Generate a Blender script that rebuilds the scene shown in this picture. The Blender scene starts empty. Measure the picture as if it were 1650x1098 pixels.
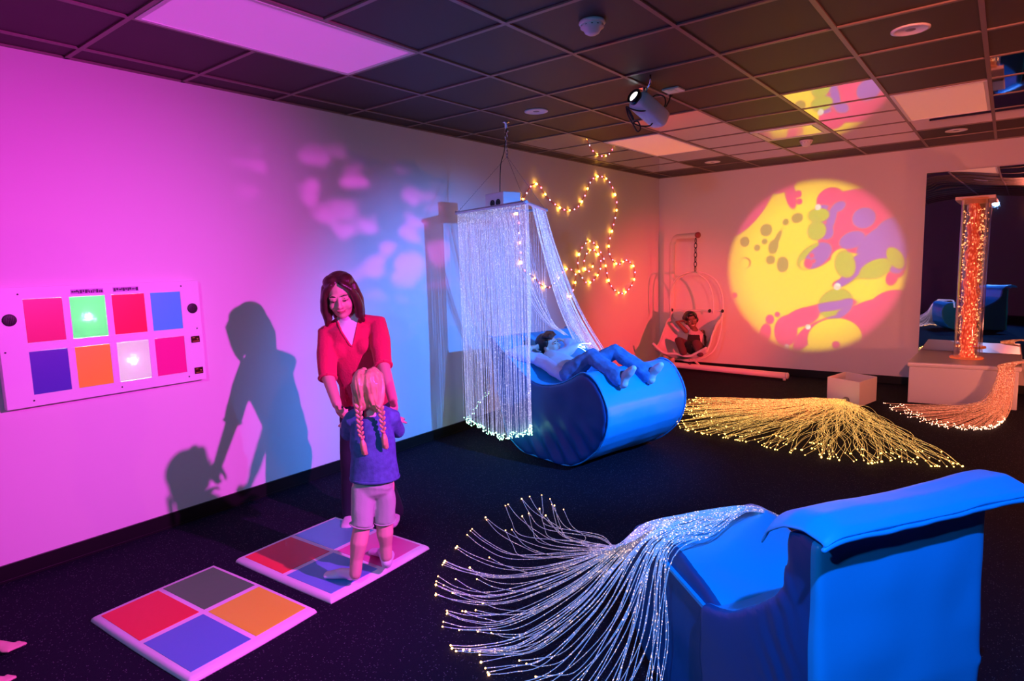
import bpy, bmesh, math, random
import numpy as np
from mathutils import Vector as V, Matrix as M4, noise as mnoise
random.seed(7)
SC = bpy.context.scene
COL = SC.collection
PI = math.pi

# ------------------------------------------------------------------ camera
YAW, PITCH, ROLL, FPX = .6661, .1205, -.0303, 1014.68
CAM = V((4.039, 0, 1.569))
_cy, _sy = math.cos(YAW), math.sin(YAW)
FW = V((-_sy*math.cos(PITCH), _cy*math.cos(PITCH), -math.sin(PITCH)))
_r0 = V((_cy, _sy, 0)); _u0 = _r0.cross(FW)
_c, _s = math.cos(ROLL), math.sin(ROLL)
RT = _c*_r0 + _s*_u0; UP = -_s*_r0 + _c*_u0
cd = bpy.data.cameras.new('camera'); cam = bpy.data.objects.new('camera', cd); COL.objects.link(cam)
cd.sensor_fit = 'HORIZONTAL'; cd.sensor_width = 36; cd.lens = FPX/1650*36; cd.clip_start = .02
cam.matrix_world = M4(((RT.x, UP.x, -FW.x, CAM.x), (RT.y, UP.y, -FW.y, CAM.y), (RT.z, UP.z, -FW.z, CAM.z), (0, 0, 0, 1)))
SC.camera = cam

def hit(px, py, x=None, y=None, z=None, t=None):
    """a measured point of the photo as a point of the room (on the plane x=, y=, z= or at distance t)"""
    d = FW + RT*((px-825)/FPX) - UP*((py-549)/FPX)
    if z is not None: t = (z-CAM.z)/d.z
    elif x is not None: t = (x-CAM.x)/d.x
    elif y is not None: t = (y-CAM.y)/d.y
    return CAM + d*t

RX, RY0, RY1, RH = 6.6, -1.9, 8.706, 2.743     # the room
def hit_t(p): return (p-CAM).dot(FW)

# ------------------------------------------------------------------ materials
MATS = {}
def mat(name, col, rough=.5, spec=.5, metal=0., bump=0., bscale=60., emit=None, estr=0., var=0., vscale=8., trans=0., alpha=1., sheen=0., coat=0., detail=4, stretch=None):
    if name in MATS: return MATS[name]
    m = bpy.data.materials.new(name); m.use_nodes = True
    nt = m.node_tree; b = nt.nodes['Principled BSDF']
    b.inputs['Base Color'].default_value = (*col, 1); b.inputs['Roughness'].default_value = rough
    b.inputs['Specular IOR Level'].default_value = spec; b.inputs['Metallic'].default_value = metal
    b.inputs['Transmission Weight'].default_value = trans; b.inputs['Alpha'].default_value = alpha
    b.inputs['Sheen Weight'].default_value = sheen; b.inputs['Coat Weight'].default_value = coat
    tc = nt.nodes.new('ShaderNodeTexCoord'); src = tc.outputs['Object']
    if stretch:
        mp = nt.nodes.new('ShaderNodeMapping'); mp.inputs['Scale'].default_value = stretch
        nt.links.new(src, mp.inputs['Vector']); src = mp.outputs['Vector']
    if var:
        n = nt.nodes.new('ShaderNodeTexNoise'); n.inputs['Scale'].default_value = vscale; n.inputs['Detail'].default_value = 5
        nt.links.new(src, n.inputs['Vector'])
        r = nt.nodes.new('ShaderNodeValToRGB')
        r.color_ramp.elements[0].position = .3; r.color_ramp.elements[1].position = .7
        r.color_ramp.elements[0].color = (*[c*(1-var) for c in col], 1); r.color_ramp.elements[1].color = (*[min(1, c*(1+var)) for c in col], 1)
        nt.links.new(n.outputs['Fac'], r.inputs['Fac']); nt.links.new(r.outputs['Color'], b.inputs['Base Color'])
    if bump:
        n = nt.nodes.new('ShaderNodeTexNoise'); n.inputs['Scale'].default_value = bscale; n.inputs['Detail'].default_value = detail
        nt.links.new(src, n.inputs['Vector'])
        bp = nt.nodes.new('ShaderNodeBump'); bp.inputs['Strength'].default_value = bump; bp.inputs['Distance'].default_value = .01
        nt.links.new(n.outputs['Fac'], bp.inputs['Height']); nt.links.new(bp.outputs['Normal'], b.inputs['Normal'])
    if emit:
        b.inputs['Emission Color'].default_value = (*emit, 1); b.inputs['Emission Strength'].default_value = estr
    MATS[name] = m; return m

def fibre_mat(name, col, body_e, spark_e, spark_col, scale=150, thr=.62, base=(.8, .8, .85), alpha=1.):
    """side-glow optical fibre: pale plastic that leaks light, with brighter nicks along it"""
    m = bpy.data.materials.new(name); m.use_nodes = True; nt = m.node_tree; b = nt.nodes['Principled BSDF']
    b.inputs['Base Color'].default_value = (*base, 1); b.inputs['Roughness'].default_value = .25
    tc = nt.nodes.new('ShaderNodeTexCoord'); n = nt.nodes.new('ShaderNodeTexNoise')
    n.inputs['Scale'].default_value = scale; n.inputs['Detail'].default_value = 1
    nt.links.new(tc.outputs['Object'], n.inputs['Vector'])
    mr = nt.nodes.new('ShaderNodeMapRange'); mr.inputs['From Min'].default_value = thr; mr.inputs['From Max'].default_value = thr+.04
    mr.inputs['To Min'].default_value = 0; mr.inputs['To Max'].default_value = 1; mr.clamp = True
    nt.links.new(n.outputs['Fac'], mr.inputs['Value'])
    mx = nt.nodes.new('ShaderNodeMix'); mx.data_type = 'RGBA'
    mx.inputs['A'].default_value = (*[c*body_e for c in col], 1); mx.inputs['B'].default_value = (*[c*spark_e for c in spark_col], 1)
    nt.links.new(mr.outputs['Result'], mx.inputs['Factor']); nt.links.new(mx.outputs['Result'], b.inputs['Emission Color'])
    b.inputs['Emission Strength'].default_value = 1
    m.cycles.emission_sampling = 'NONE'; b.inputs['Alpha'].default_value = alpha
    MATS[name] = m; return m

def glow(name, col, strength, sample=True):
    m = bpy.data.materials.new(name); m.use_nodes = True; nt = m.node_tree
    nt.nodes.remove(nt.nodes['Principled BSDF']); e = nt.nodes.new('ShaderNodeEmission')
    e.inputs['Color'].default_value = (*col, 1); e.inputs['Strength'].default_value = strength
    nt.links.new(e.outputs[0], nt.nodes['Material Output'].inputs['Surface'])
    if not sample: m.cycles.emission_sampling = 'NONE'
    MATS[name] = m; return m

# ------------------------------------------------------------------ mesh builder
def frame_of(d, ref=None):
    d = d.normalized(); ref = V(ref) if ref is not None else (V((0, 0, 1)) if abs(d.z) < .95 else V((1, 0, 0)))
    x = ref - d*ref.dot(d)
    if x.length < 1e-5: x = d.orthogonal()
    x.normalize(); return x, d.cross(x).normalized()

class MB:
    def __init__(self): self.v = []; self.f = []; self.mi = []; self.sm = []
    def add(self, vs, fs, mi=0, smooth=True):
        o = len(self.v); self.v += [V(p) for p in vs]
        for f in fs: self.f.append([i+o for i in f]); self.mi.append(mi); self.sm.append(smooth)
        return self
    def box(self, lo, hi, mi=0, R=None, c=None):
        lo, hi = V(lo), V(hi)
        vs = [V((x, y, z)) for z in (lo.z, hi.z) for y in (lo.y, hi.y) for x in (lo.x, hi.x)]
        if R is not None:
            c = V(c) if c is not None else (lo+hi)/2
            vs = [c + R @ (p-c) for p in vs]
        return self.add(vs, [(0, 2, 3, 1), (4, 5, 7, 6), (0, 1, 5, 4), (2, 6, 7, 3), (0, 4, 6, 2), (1, 3, 7, 5)], mi, False)
    def hexa(self, bot, top, mi=0):
        """eight corners: four below (counter-clockwise from above), four above"""
        return self.add(list(bot)+list(top), [(3, 2, 1, 0), (4, 5, 6, 7), (0, 1, 5, 4), (1, 2, 6, 5), (2, 3, 7, 6), (3, 0, 4, 7)], mi, False)
    def ell(self, c, r, axes=None, mi=0, n=16, m=10):
        c = V(c); r = (r, r, r) if not hasattr(r, '__len__') else r
        A = axes or (V((1, 0, 0)), V((0, 1, 0)), V((0, 0, 1)))
        vs = [c - A[2]*r[2]]; fs = []
        for j in range(1, m):
            ph = -PI/2 + PI*j/m
            for i in range(n):
                th = 2*PI*i/n
                vs.append(c + A[0]*(r[0]*math.cos(ph)*math.cos(th)) + A[1]*(r[1]*math.cos(ph)*math.sin(th)) + A[2]*(r[2]*math.sin(ph)))
        vs.append(c + A[2]*r[2]); last = len(vs)-1
        for i in range(n): fs.append((0, 1+(i+1) % n, 1+i))
        for j in range(m-2):
            for i in range(n):
                a = 1+j*n+i; b = 1+j*n+(i+1) % n; fs.append((a, b, b+n, a+n))
        for i in range(n): a = 1+(m-2)*n+i; b = 1+(m-2)*n+(i+1) % n; fs.append((a, b, last))
        return self.add(vs, fs, mi)
    def tube(self, pts, rad, n=12, side=None, mi=0, cap='round', smooth=True):
        """swept tube; rad: one radius, or one per point, each a number or (across side, across other)"""
        pts = [V(p) for p in pts]
        if not hasattr(rad, '__len__'): rad = [rad]*len(pts)
        rad = [(r, r) if not hasattr(r, '__len__') else r for r in rad]
        rings = []; prev = None
        for k, p in enumerate(pts):
            a = pts[max(k-1, 0)]; b = pts[min(k+1, len(pts)-1)]; d = (b-a)
            if d.length < 1e-9: d = V((0, 0, 1))
            d.normalize()
            x, y = frame_of(d, side if side is not None else prev)
            prev = x; rings.append((p, d, x, y, rad[k]))
        if cap == 'round':
            def capr(R, s):
                p, d, x, y, r = R; q = min(r); out = []
                for a in (75, 50, 25):
                    a = math.radians(a); out.append((p+d*(s*q*math.sin(a)), d, x, y, (r[0]*math.cos(a), r[1]*math.cos(a))))
                return out
            rings = capr(rings[0], -1) + rings + capr(rings[-1], 1)[::-1]
        vs = []; fs = []
        for p, d, x, y, r in rings:
            for i in range(n):
                th = 2*PI*i/n; vs.append(p + x*(r[0]*math.cos(th)) + y*(r[1]*math.sin(th)))
        for k in range(len(rings)-1):
            for i in range(n):
                a = k*n+i; b = k*n+(i+1) % n; fs.append((a, b, b+n, a+n))
        if cap is not None:
            fs.append(tuple(range(n-1, -1, -1))); L = (len(rings)-1)*n; fs.append(tuple(L+i for i in range(n)))
        return self.add(vs, fs, mi, smooth)
    def lathe(self, c, prof, axis=(0, 0, 1), n=24, mi=0, smooth=True):
        """prof: (radius, height) pairs along axis"""
        c = V(c); ax = V(axis).normalized(); x, y = frame_of(ax)
        vs = []; fs = []
        for r, h in prof:
            for i in range(n):
                th = 2*PI*i/n; vs.append(c + ax*h + x*(r*math.cos(th)) + y*(r*math.sin(th)))
        for k in range(len(prof)-1):
            for i in range(n):
                a = k*n+i; b = k*n+(i+1) % n; fs.append((a, b, b+n, a+n))
        fs.append(tuple(range(n-1, -1, -1))); L = (len(prof)-1)*n; fs.append(tuple(L+i for i in range(n)))
        return self.add(vs, fs, mi, smooth)
    def prism(self, pts, vec, mi=0, smooth=False):
        """closed outline swept along vec"""
        pts = [V(p) for p in pts]; n = len(pts); vec = V(vec)
        vs = pts + [p+vec for p in pts]
        fs = [tuple(range(n-1, -1, -1)), tuple(range(n, 2*n))] + [(i, (i+1) % n, n+(i+1) % n, n+i) for i in range(n)]
        return self.add(vs, fs, mi, smooth)
    def grid(self, fn, nu, nv, mi=0, thick=None):
        """surface patch fn(u,v)->point, u,v in 0..1"""
        vs = [fn(i/nu, j/nv) for j in range(nv+1) for i in range(nu+1)]
        fs = [(j*(nu+1)+i, j*(nu+1)+i+1, (j+1)*(nu+1)+i+1, (j+1)*(nu+1)+i) for j in range(nv) for i in range(nu)]
        return self.add(vs, fs, mi)

OFF = {}
def newobj(name, me, parent=None, origin=None):
    o = bpy.data.objects.new(name, me); COL.objects.link(o)
    return o

def build(name, mb, mats, parent=None, recalc=True, bevel=0., origin=None, smooth=None, mods=None, seg=2):
    if not isinstance(mats, (list, tuple)): mats = [mats]
    me = bpy.data.meshes.new(name)
    if parent is not None: off = OFF[parent.name]
    elif origin is not None: off = V(origin)
    else:
        xs = [p.x for p in mb.v]; ys = [p.y for p in mb.v]; zs = [p.z for p in mb.v]
        off = V(((min(xs)+max(xs))/2, (min(ys)+max(ys))/2, min(zs)))
    me.from_pydata([tuple(p-off) for p in mb.v], [], mb.f)
    for m in mats: me.materials.append(m)
    me.polygons.foreach_set('material_index', mb.mi)
    me.polygons.foreach_set('use_smooth', [s if smooth is None else smooth for s in mb.sm])
    if recalc:
        bm = bmesh.new(); bm.from_mesh(me); bmesh.ops.recalc_face_normals(bm, faces=bm.faces[:]); bm.to_mesh(me); bm.free()
    me.update()
    o = newobj(name, me)
    if parent is not None: o.parent = parent
    else: o.location = off
    OFF[o.name] = off
    if bevel:
        b = o.modifiers.new('bevel', 'BEVEL'); b.width = bevel; b.segments = seg; b.limit_method = 'ANGLE'; b.angle_limit = .6
    return o

def remeshed(mb, voxel, smooth=6, fac=.5, basis=None):
    """one continuous surface grown from overlapping solids; returns (verts, faces)"""
    B = M4((basis[0], basis[1], basis[2])) if basis else M4.Identity(3)
    me = bpy.data.meshes.new('tmp'); me.from_pydata([tuple(B @ p) for p in mb.v], [], mb.f)
    bm = bmesh.new(); bm.from_mesh(me); bmesh.ops.recalc_face_normals(bm, faces=bm.faces[:]); bm.to_mesh(me); bm.free()
    o = bpy.data.objects.new('tmp', me); COL.objects.link(o)
    r = o.modifiers.new('r', 'REMESH'); r.mode = 'VOXEL'; r.voxel_size = voxel
    if smooth:
        s = o.modifiers.new('s', 'SMOOTH'); s.factor = fac; s.iterations = smooth
    dg = bpy.context.evaluated_depsgraph_get(); dg.update()
    ev = o.evaluated_get(dg); m2 = ev.to_mesh()
    Bi = B.transposed(); vs = [Bi @ V(v.co) for v in m2.vertices]; fs = [list(p.vertices) for p in m2.polygons]
    ev.to_mesh_clear(); bpy.data.objects.remove(o); bpy.data.meshes.remove(me)
    return vs, fs

def blob(name, mb, mats, parent=None, voxel=.008, smooth=6, extra=None, origin=None, disp=None):
    vs, fs = remeshed(mb, voxel, smooth)
    if disp: vs = [p + disp(p) for p in vs]
    out = MB().add(vs, fs, 0)
    if extra is not None: out.add(extra.v, extra.f, 0); out.mi[-len(extra.mi):] = extra.mi
    return build(name, out, mats, parent, recalc=False, origin=origin)

def split_blob(parts, mb, parent, voxel, smooth, which, disp=None, basis=None):
    """like blob, but each face goes to one of several named parts: parts = [(name, mat)], which(point)->index"""
    vs, fs = remeshed(mb, voxel, smooth, basis=basis)
    raw = vs
    if disp: vs = [p + disp(p) for p in vs]
    res = []
    lab = [which(sum((raw[i] for i in f), V())/len(f)) for f in fs]
    for k, (nm, mt) in enumerate(parts):
        ff = [f for f, l in zip(fs, lab) if l == k]
        if not ff: res.append(None); continue
        ids = sorted({i for f in ff for i in f}); mp = {i: j for j, i in enumerate(ids)}
        res.append(build(nm, MB().add([vs[i] for i in ids], [[mp[i] for i in f] for f in ff]), mt, parent, recalc=False))
    return res

def wrinkle(amp, scale, seed=0):
    o = V((seed*3.1, seed*1.7, seed*.9))
    def d(p):
        return V((mnoise.noise(p*scale+o), mnoise.noise(p*scale+o+V((9, 4, 2))), mnoise.noise(p*scale+o+V((3, 8, 5)))))*amp
    return d

def tag(o, label, cat, group=None, kind=None):
    if label: o['label'] = label
    if cat: o['category'] = cat
    if group: o['group'] = group
    if kind: o['kind'] = kind
    return o
def thing(name, loc, label, cat, group=None):
    o = bpy.data.objects.new(name, None); COL.objects.link(o); o.location = V(loc); o.empty_display_size = .1
    OFF[o.name] = V(loc); return tag(o, label, cat, group)
def struct(name, mb, m, **k):
    o = build(name, mb, m, **k); o['kind'] = 'structure'; return o
def copy_thing(o, loc, label=None):
    c = o.copy(); COL.objects.link(c); c.location = V(loc)
    OFF[c.name] = V(loc)
    if label: c['label'] = label
    for ch in list(o.children):
        d = ch.copy(); COL.objects.link(d); d.parent = c
        for g in list(ch.children):
            e = g.copy(); COL.objects.link(e); e.parent = d
    return c
def crom(pts, n=8):
    """smooth curve through points"""
    P = [V(p) for p in pts]; P = [P[0]*2-P[1]] + P + [P[-1]*2-P[-2]]; out = []
    for k in range(1, len(P)-2):
        for i in range(n):
            t = i/n; a, b, c, d = P[k-1], P[k], P[k+1], P[k+2]
            out.append(.5*((2*b)+(c-a)*t+(2*a-5*b+4*c-d)*t*t+(3*b-a-3*c+d)*t**3))
    out.append(P[-2]); return out

#=====MATERIALS=====
m_wall = mat('wall_paint', (.80, .78, .76), .6, .3, bump=.05, bscale=180)
m_base = mat('black_baseboard', (.006, .006, .007), .35)
m_tile = mat('dark_ceiling_tile', (.030, .015, .011), .5, .4, bump=.25, bscale=300, var=.25, vscale=140)
m_grid = mat('ceiling_grid_metal', (.22, .16, .13), .4)
m_mirror = mat('mirror', (.92, .92, .92), .015, metal=1.)
m_cmirror = mat('acrylic_mirror', (.80, .80, .80), .03, metal=1.)
m_white = mat('white_plastic', (.8, .8, .8), .35)
m_black = mat('black_rubber', (.01, .01, .012), .4)
m_diff = mat('white_diffuser', (.85, .85, .85), .5)
m_chrome = mat('chrome', (.75, .75, .75), .15, metal=1.)
m_dark = mat('dark_metal', (.05, .05, .05), .35, metal=.8)
def carpet():
    m = mat('black_speckled_carpet', (.012, .012, .016), .9, .15); nt = m.node_tree; b = nt.nodes['Principled BSDF']
    tc = nt.nodes.new('ShaderNodeTexCoord')
    def dots(scale, thr, col, prev):
        v = nt.nodes.new('ShaderNodeTexVoronoi'); v.inputs['Scale'].default_value = scale
        nt.links.new(tc.outputs['Object'], v.inputs['Vector'])
        lt = nt.nodes.new('ShaderNodeMath'); lt.operation = 'LESS_THAN'; lt.inputs[1].default_value = .28
        nt.links.new(v.outputs['Distance'], lt.inputs[0])
        sep = nt.nodes.new('ShaderNodeSeparateColor'); nt.links.new(v.outputs['Color'], sep.inputs[0])
        g = nt.nodes.new('ShaderNodeMath'); g.operation = 'GREATER_THAN'; g.inputs[1].default_value = thr
        nt.links.new(sep.outputs[0], g.inputs[0])
        mu = nt.nodes.new('ShaderNodeMath'); mu.operation = 'MULTIPLY'
        nt.links.new(lt.outputs[0], mu.inputs[0]); nt.links.new(g.outputs[0], mu.inputs[1])
        mx = nt.nodes.new('ShaderNodeMix'); mx.data_type = 'RGBA'
        if prev is None: mx.inputs['A'].default_value = (.006, .007, .018, 1)
        else: nt.links.new(prev, mx.inputs['A'])
        mx.inputs['B'].default_value = (*col, 1); nt.links.new(mu.outputs[0], mx.inputs['Factor'])
        return mx.outputs['Result']
    c = dots(90, .8, (.06, .06, .08), None); c = dots(150, .92, (.16, .15, .19), c)
    nt.links.new(c, b.inputs['Base Color'])
    n = nt.nodes.new('ShaderNodeTexNoise'); n.inputs['Scale'].default_value = 500; nt.links.new(tc.outputs['Object'], n.inputs['Vector'])
    bp = nt.nodes.new('ShaderNodeBump'); bp.inputs['Strength'].default_value = .6; bp.inputs['Distance'].default_value = .004
    nt.links.new(n.outputs['Fac'], bp.inputs['Height']); nt.links.new(bp.outputs['Normal'], b.inputs['Normal'])
    return m
m_carpet = carpet()

UPZ = V((0, 0, 1))
#=====ROOM=====
T = .1
struct('floor', MB().box((-T, RY0-T, -T), (RX+T, RY1+T, 0)), m_carpet)
struct('ceiling', MB().box((-T, RY0-T, RH), (RX+T, RY1+T, RH+T)), m_tile)
struct('wall_left', MB().box((-T, RY0-T, 0), (0, RY1+T, RH)), m_wall)
struct('wall_back', MB().box((0, RY1, 0), (RX, RY1+T, RH)), m_wall)
m_wall2 = mat('dark_wall_paint', (.16, .14, .16), .7, .3)
struct('wall_right', MB().box((RX, RY0-T, 0), (RX+T, RY1+T, RH)), m_wall2)
struct('wall_front', MB().box((0, RY0-T, 0), (RX, RY0, RH)), m_wall2)
struct('baseboard_left', MB().box((0, RY0, 0), (.014, RY1, .092)).box((.014, RY0, 0), (.017, RY1, .012)), m_base)
struct('baseboard_back', MB().box((.014, RY1-.014, 0), (RX, RY1, .092)), m_base)
struct('baseboard_right', MB().box((RX-.014, RY0, 0), (RX, RY1-.014, .092)), m_base)
# ceiling grid (two-foot cells)
GX = lambda i: 2.0497+.61*i
GY = lambda j: 2.5576+.611*j
ZC = RH-.008
g = MB()
for i in range(-3, 8):
    g.box((GX(i)-.012, RY0, ZC), (GX(i)+.012, RY1, RH+.001))
for j in range(-7, 11):
    if RY0 < GY(j) < RY1:
        for i in range(-4, 8):
            a = max(GX(i)+.012, 0); b = min(GX(i+1)-.012, RX)
            if (i, j) in ((-2, -1), (2, 6), (-2, 6)): continue
            if b > a: g.box((a, GY(j)-.012, ZC), (b, GY(j)+.012, RH+.001))
g.box((0, RY0, ZC), (.022, RY1, RH+.001)).box((0, RY1-.022, ZC), (RX, RY1, RH+.001))
struct('trim_1', g, m_grid)

MIR = [(i, j) for i in (-3,) for j in range(4, 9)] + [(-2, 7)] + [(-1, j) for j in range(4, 9)] + [(0, 8)] + [(1, j) for j in range(4, 9)] + [(2, 7)] + [(3, j) for j in range(4, 8)] + [(4, j) for j in range(4, 9)]
MIR = [(i, j) for i, j in MIR if not (i == -1 and j == 4 and False)]
def ctile(i, j, name):
    mb = MB().box((GX(i)+.013, GY(j)+.013, RH-.004), (GX(i+1)-.013, min(GY(j+1), RY1)-.013, RH+.001))
    o = build(name, mb, m_cmirror); return o
rows = {4: 'fifth', 5: 'fourth', 6: 'third', 7: 'second', 8: 'nearest'}
cols = {-3: 'in the column along the glowing left wall', -2: 'beside the orange-tinted ceiling panel', -1: 'in the column beyond the hanging projector', 0: 'beside the second smoke detector', 1: 'in the column reflecting the yellow projected circle', 2: 'behind the pale ceiling light', 3: 'at the right edge of the photo', 4: 'in the last column at the far right'}
for i, j in MIR:
    if i > 3: continue
    o = ctile(i, j, 'mirror_ceiling_tile')
    tag(o, f"square mirror ceiling tile, {rows[j]} row from the back wall, {cols[i]}", 'ceiling tile', 'mirror tiles in the ceiling')
for j in range(4, 9):
    o = ctile(4, j, 'mirror_ceiling_tile'); bpy.data.objects.remove(o)

# recessed light fixtures (switched off, diffuser emission paints in the room light), 2 x 4 ft
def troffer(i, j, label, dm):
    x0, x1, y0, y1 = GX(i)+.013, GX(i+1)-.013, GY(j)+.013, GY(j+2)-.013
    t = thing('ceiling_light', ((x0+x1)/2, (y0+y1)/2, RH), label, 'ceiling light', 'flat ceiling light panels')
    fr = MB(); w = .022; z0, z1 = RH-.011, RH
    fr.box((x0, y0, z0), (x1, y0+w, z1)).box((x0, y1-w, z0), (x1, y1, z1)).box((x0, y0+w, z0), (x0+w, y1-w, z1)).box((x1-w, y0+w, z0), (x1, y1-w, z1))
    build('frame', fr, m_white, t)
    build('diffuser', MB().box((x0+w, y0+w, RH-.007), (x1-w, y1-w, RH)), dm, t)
troffer(-2, -2, 'large flat switched-off ceiling light panel near the top left, pink light painted in', mat('diffuser_painted_pink_light', (.85, .85, .85), .5, emit=(.62, .07, .66), estr=.42))
troffer(2, 5, 'switched-off ceiling light panel with peach light painted in, above the bubble tube at top right', mat('diffuser_painted_peach_light', (.85, .85, .85), .5, emit=(.75, .20, .09), estr=.34))
troffer(-2, 5, 'switched-off ceiling light panel with orange light painted in, beyond the hanging projector', mat('diffuser_painted_orange_light', (.85, .85, .85), .5, emit=(.85, .20, .06), estr=.5))

# air diffuser between two dark tiles
x0, x1, y0, y1 = GX(0)+.013, GX(1)-.013, GY(6)+.013, GY(7)-.013
t = thing('air_vent', ((x0+x1)/2, (y0+y1)/2, RH), 'square white-framed ceiling air vent with a shiny plate inside', 'air vent')
fr = MB(); w = .05; z0 = RH-.016
fr.box((x0, y0, z0), (x1, y0+w, RH)).box((x0, y1-w, z0), (x1, y1, RH)).box((x0, y0+w, z0), (x0+w, y1-w, RH)).box((x1-w, y0+w, z0), (x1, y1-w, RH))
build('frame', fr, m_white, t, bevel=.004)
build('plate', MB().box((x0+w+.01, y0+w+.01, RH-.012), (x1-w-.01, y1-w-.01, RH-.003)), mat('polished_plate', (.8, .8, .8), .12, metal=.9), t)

def downlight(p, label):
    p = V((p[0], p[1], RH)); t = thing('recessed_downlight', p, label, 'ceiling spotlight', 'round recessed downlights')
    build('trim_ring', MB().lathe(p, [(.075, 0), (.092, 0), (.092, -.006), (.075, -.009), (.07, -.004)], n=28), m_white, t)
    mb = MB()
    for k in range(14):
        a = 2*PI*k/14; a2 = 2*PI*(k+1)/14
        q = [p+V((.072*math.cos(b), .072*math.sin(b), -.004)) for b in (a, a2)]; r = [p+V((.03*math.cos(b), .03*math.sin(b), -.0005)) for b in (a, a2)]
        mb.add([q[0], q[1], r[1], r[0]], [(0, 1, 2, 3)], 0, False)
    build('reflector', mb, m_chrome, t)
    build('bulb', MB().ell(p+V((0, 0, -.002)), (.03, .03, .004)), mat('frosted_bulb', (.12, .12, .14), .3), t)
for (px, py), lb in (((864, 179), 'round recessed downlight above the fibre curtain'), ((1467, 47), 'round recessed downlight in the dark tiles at top right'), ((1541, 210), 'small recessed downlight near the back wall above the tall mirror'), ((1148, 261), 'small recessed downlight near the back wall above the swing')):
    downlight(hit(px, py, z=RH), lb)

def smoke(p, label):
    t = thing('smoke_detector', p, label, 'smoke detector', 'ceiling smoke detectors')
    build('base', MB().lathe(p, [(.062, 0), (.066, -.012), (.06, -.02)], n=28), m_white, t)
    build('dome', MB().lathe(p, [(.057, -.018), (.058, -.032), (.045, -.04), (.036, -.056), (.022, -.064), (.006, -.066)], n=28), m_white, t)
    sl = MB()
    for k in range(12):
        a = 2*PI*k/12; q = V(p)+V((.05*math.cos(a), .05*math.sin(a), -.028))
        sl.ell(q, (.009, .009, .004))
    build('vent_slots', sl, m_dark, t)
smoke(hit(954, 34, z=RH), 'round white smoke detector on the dark ceiling near the top centre')
smoke(hit(1299, 226, z=RH), 'small smoke detector on the dark tile beyond the air vent')

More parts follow.
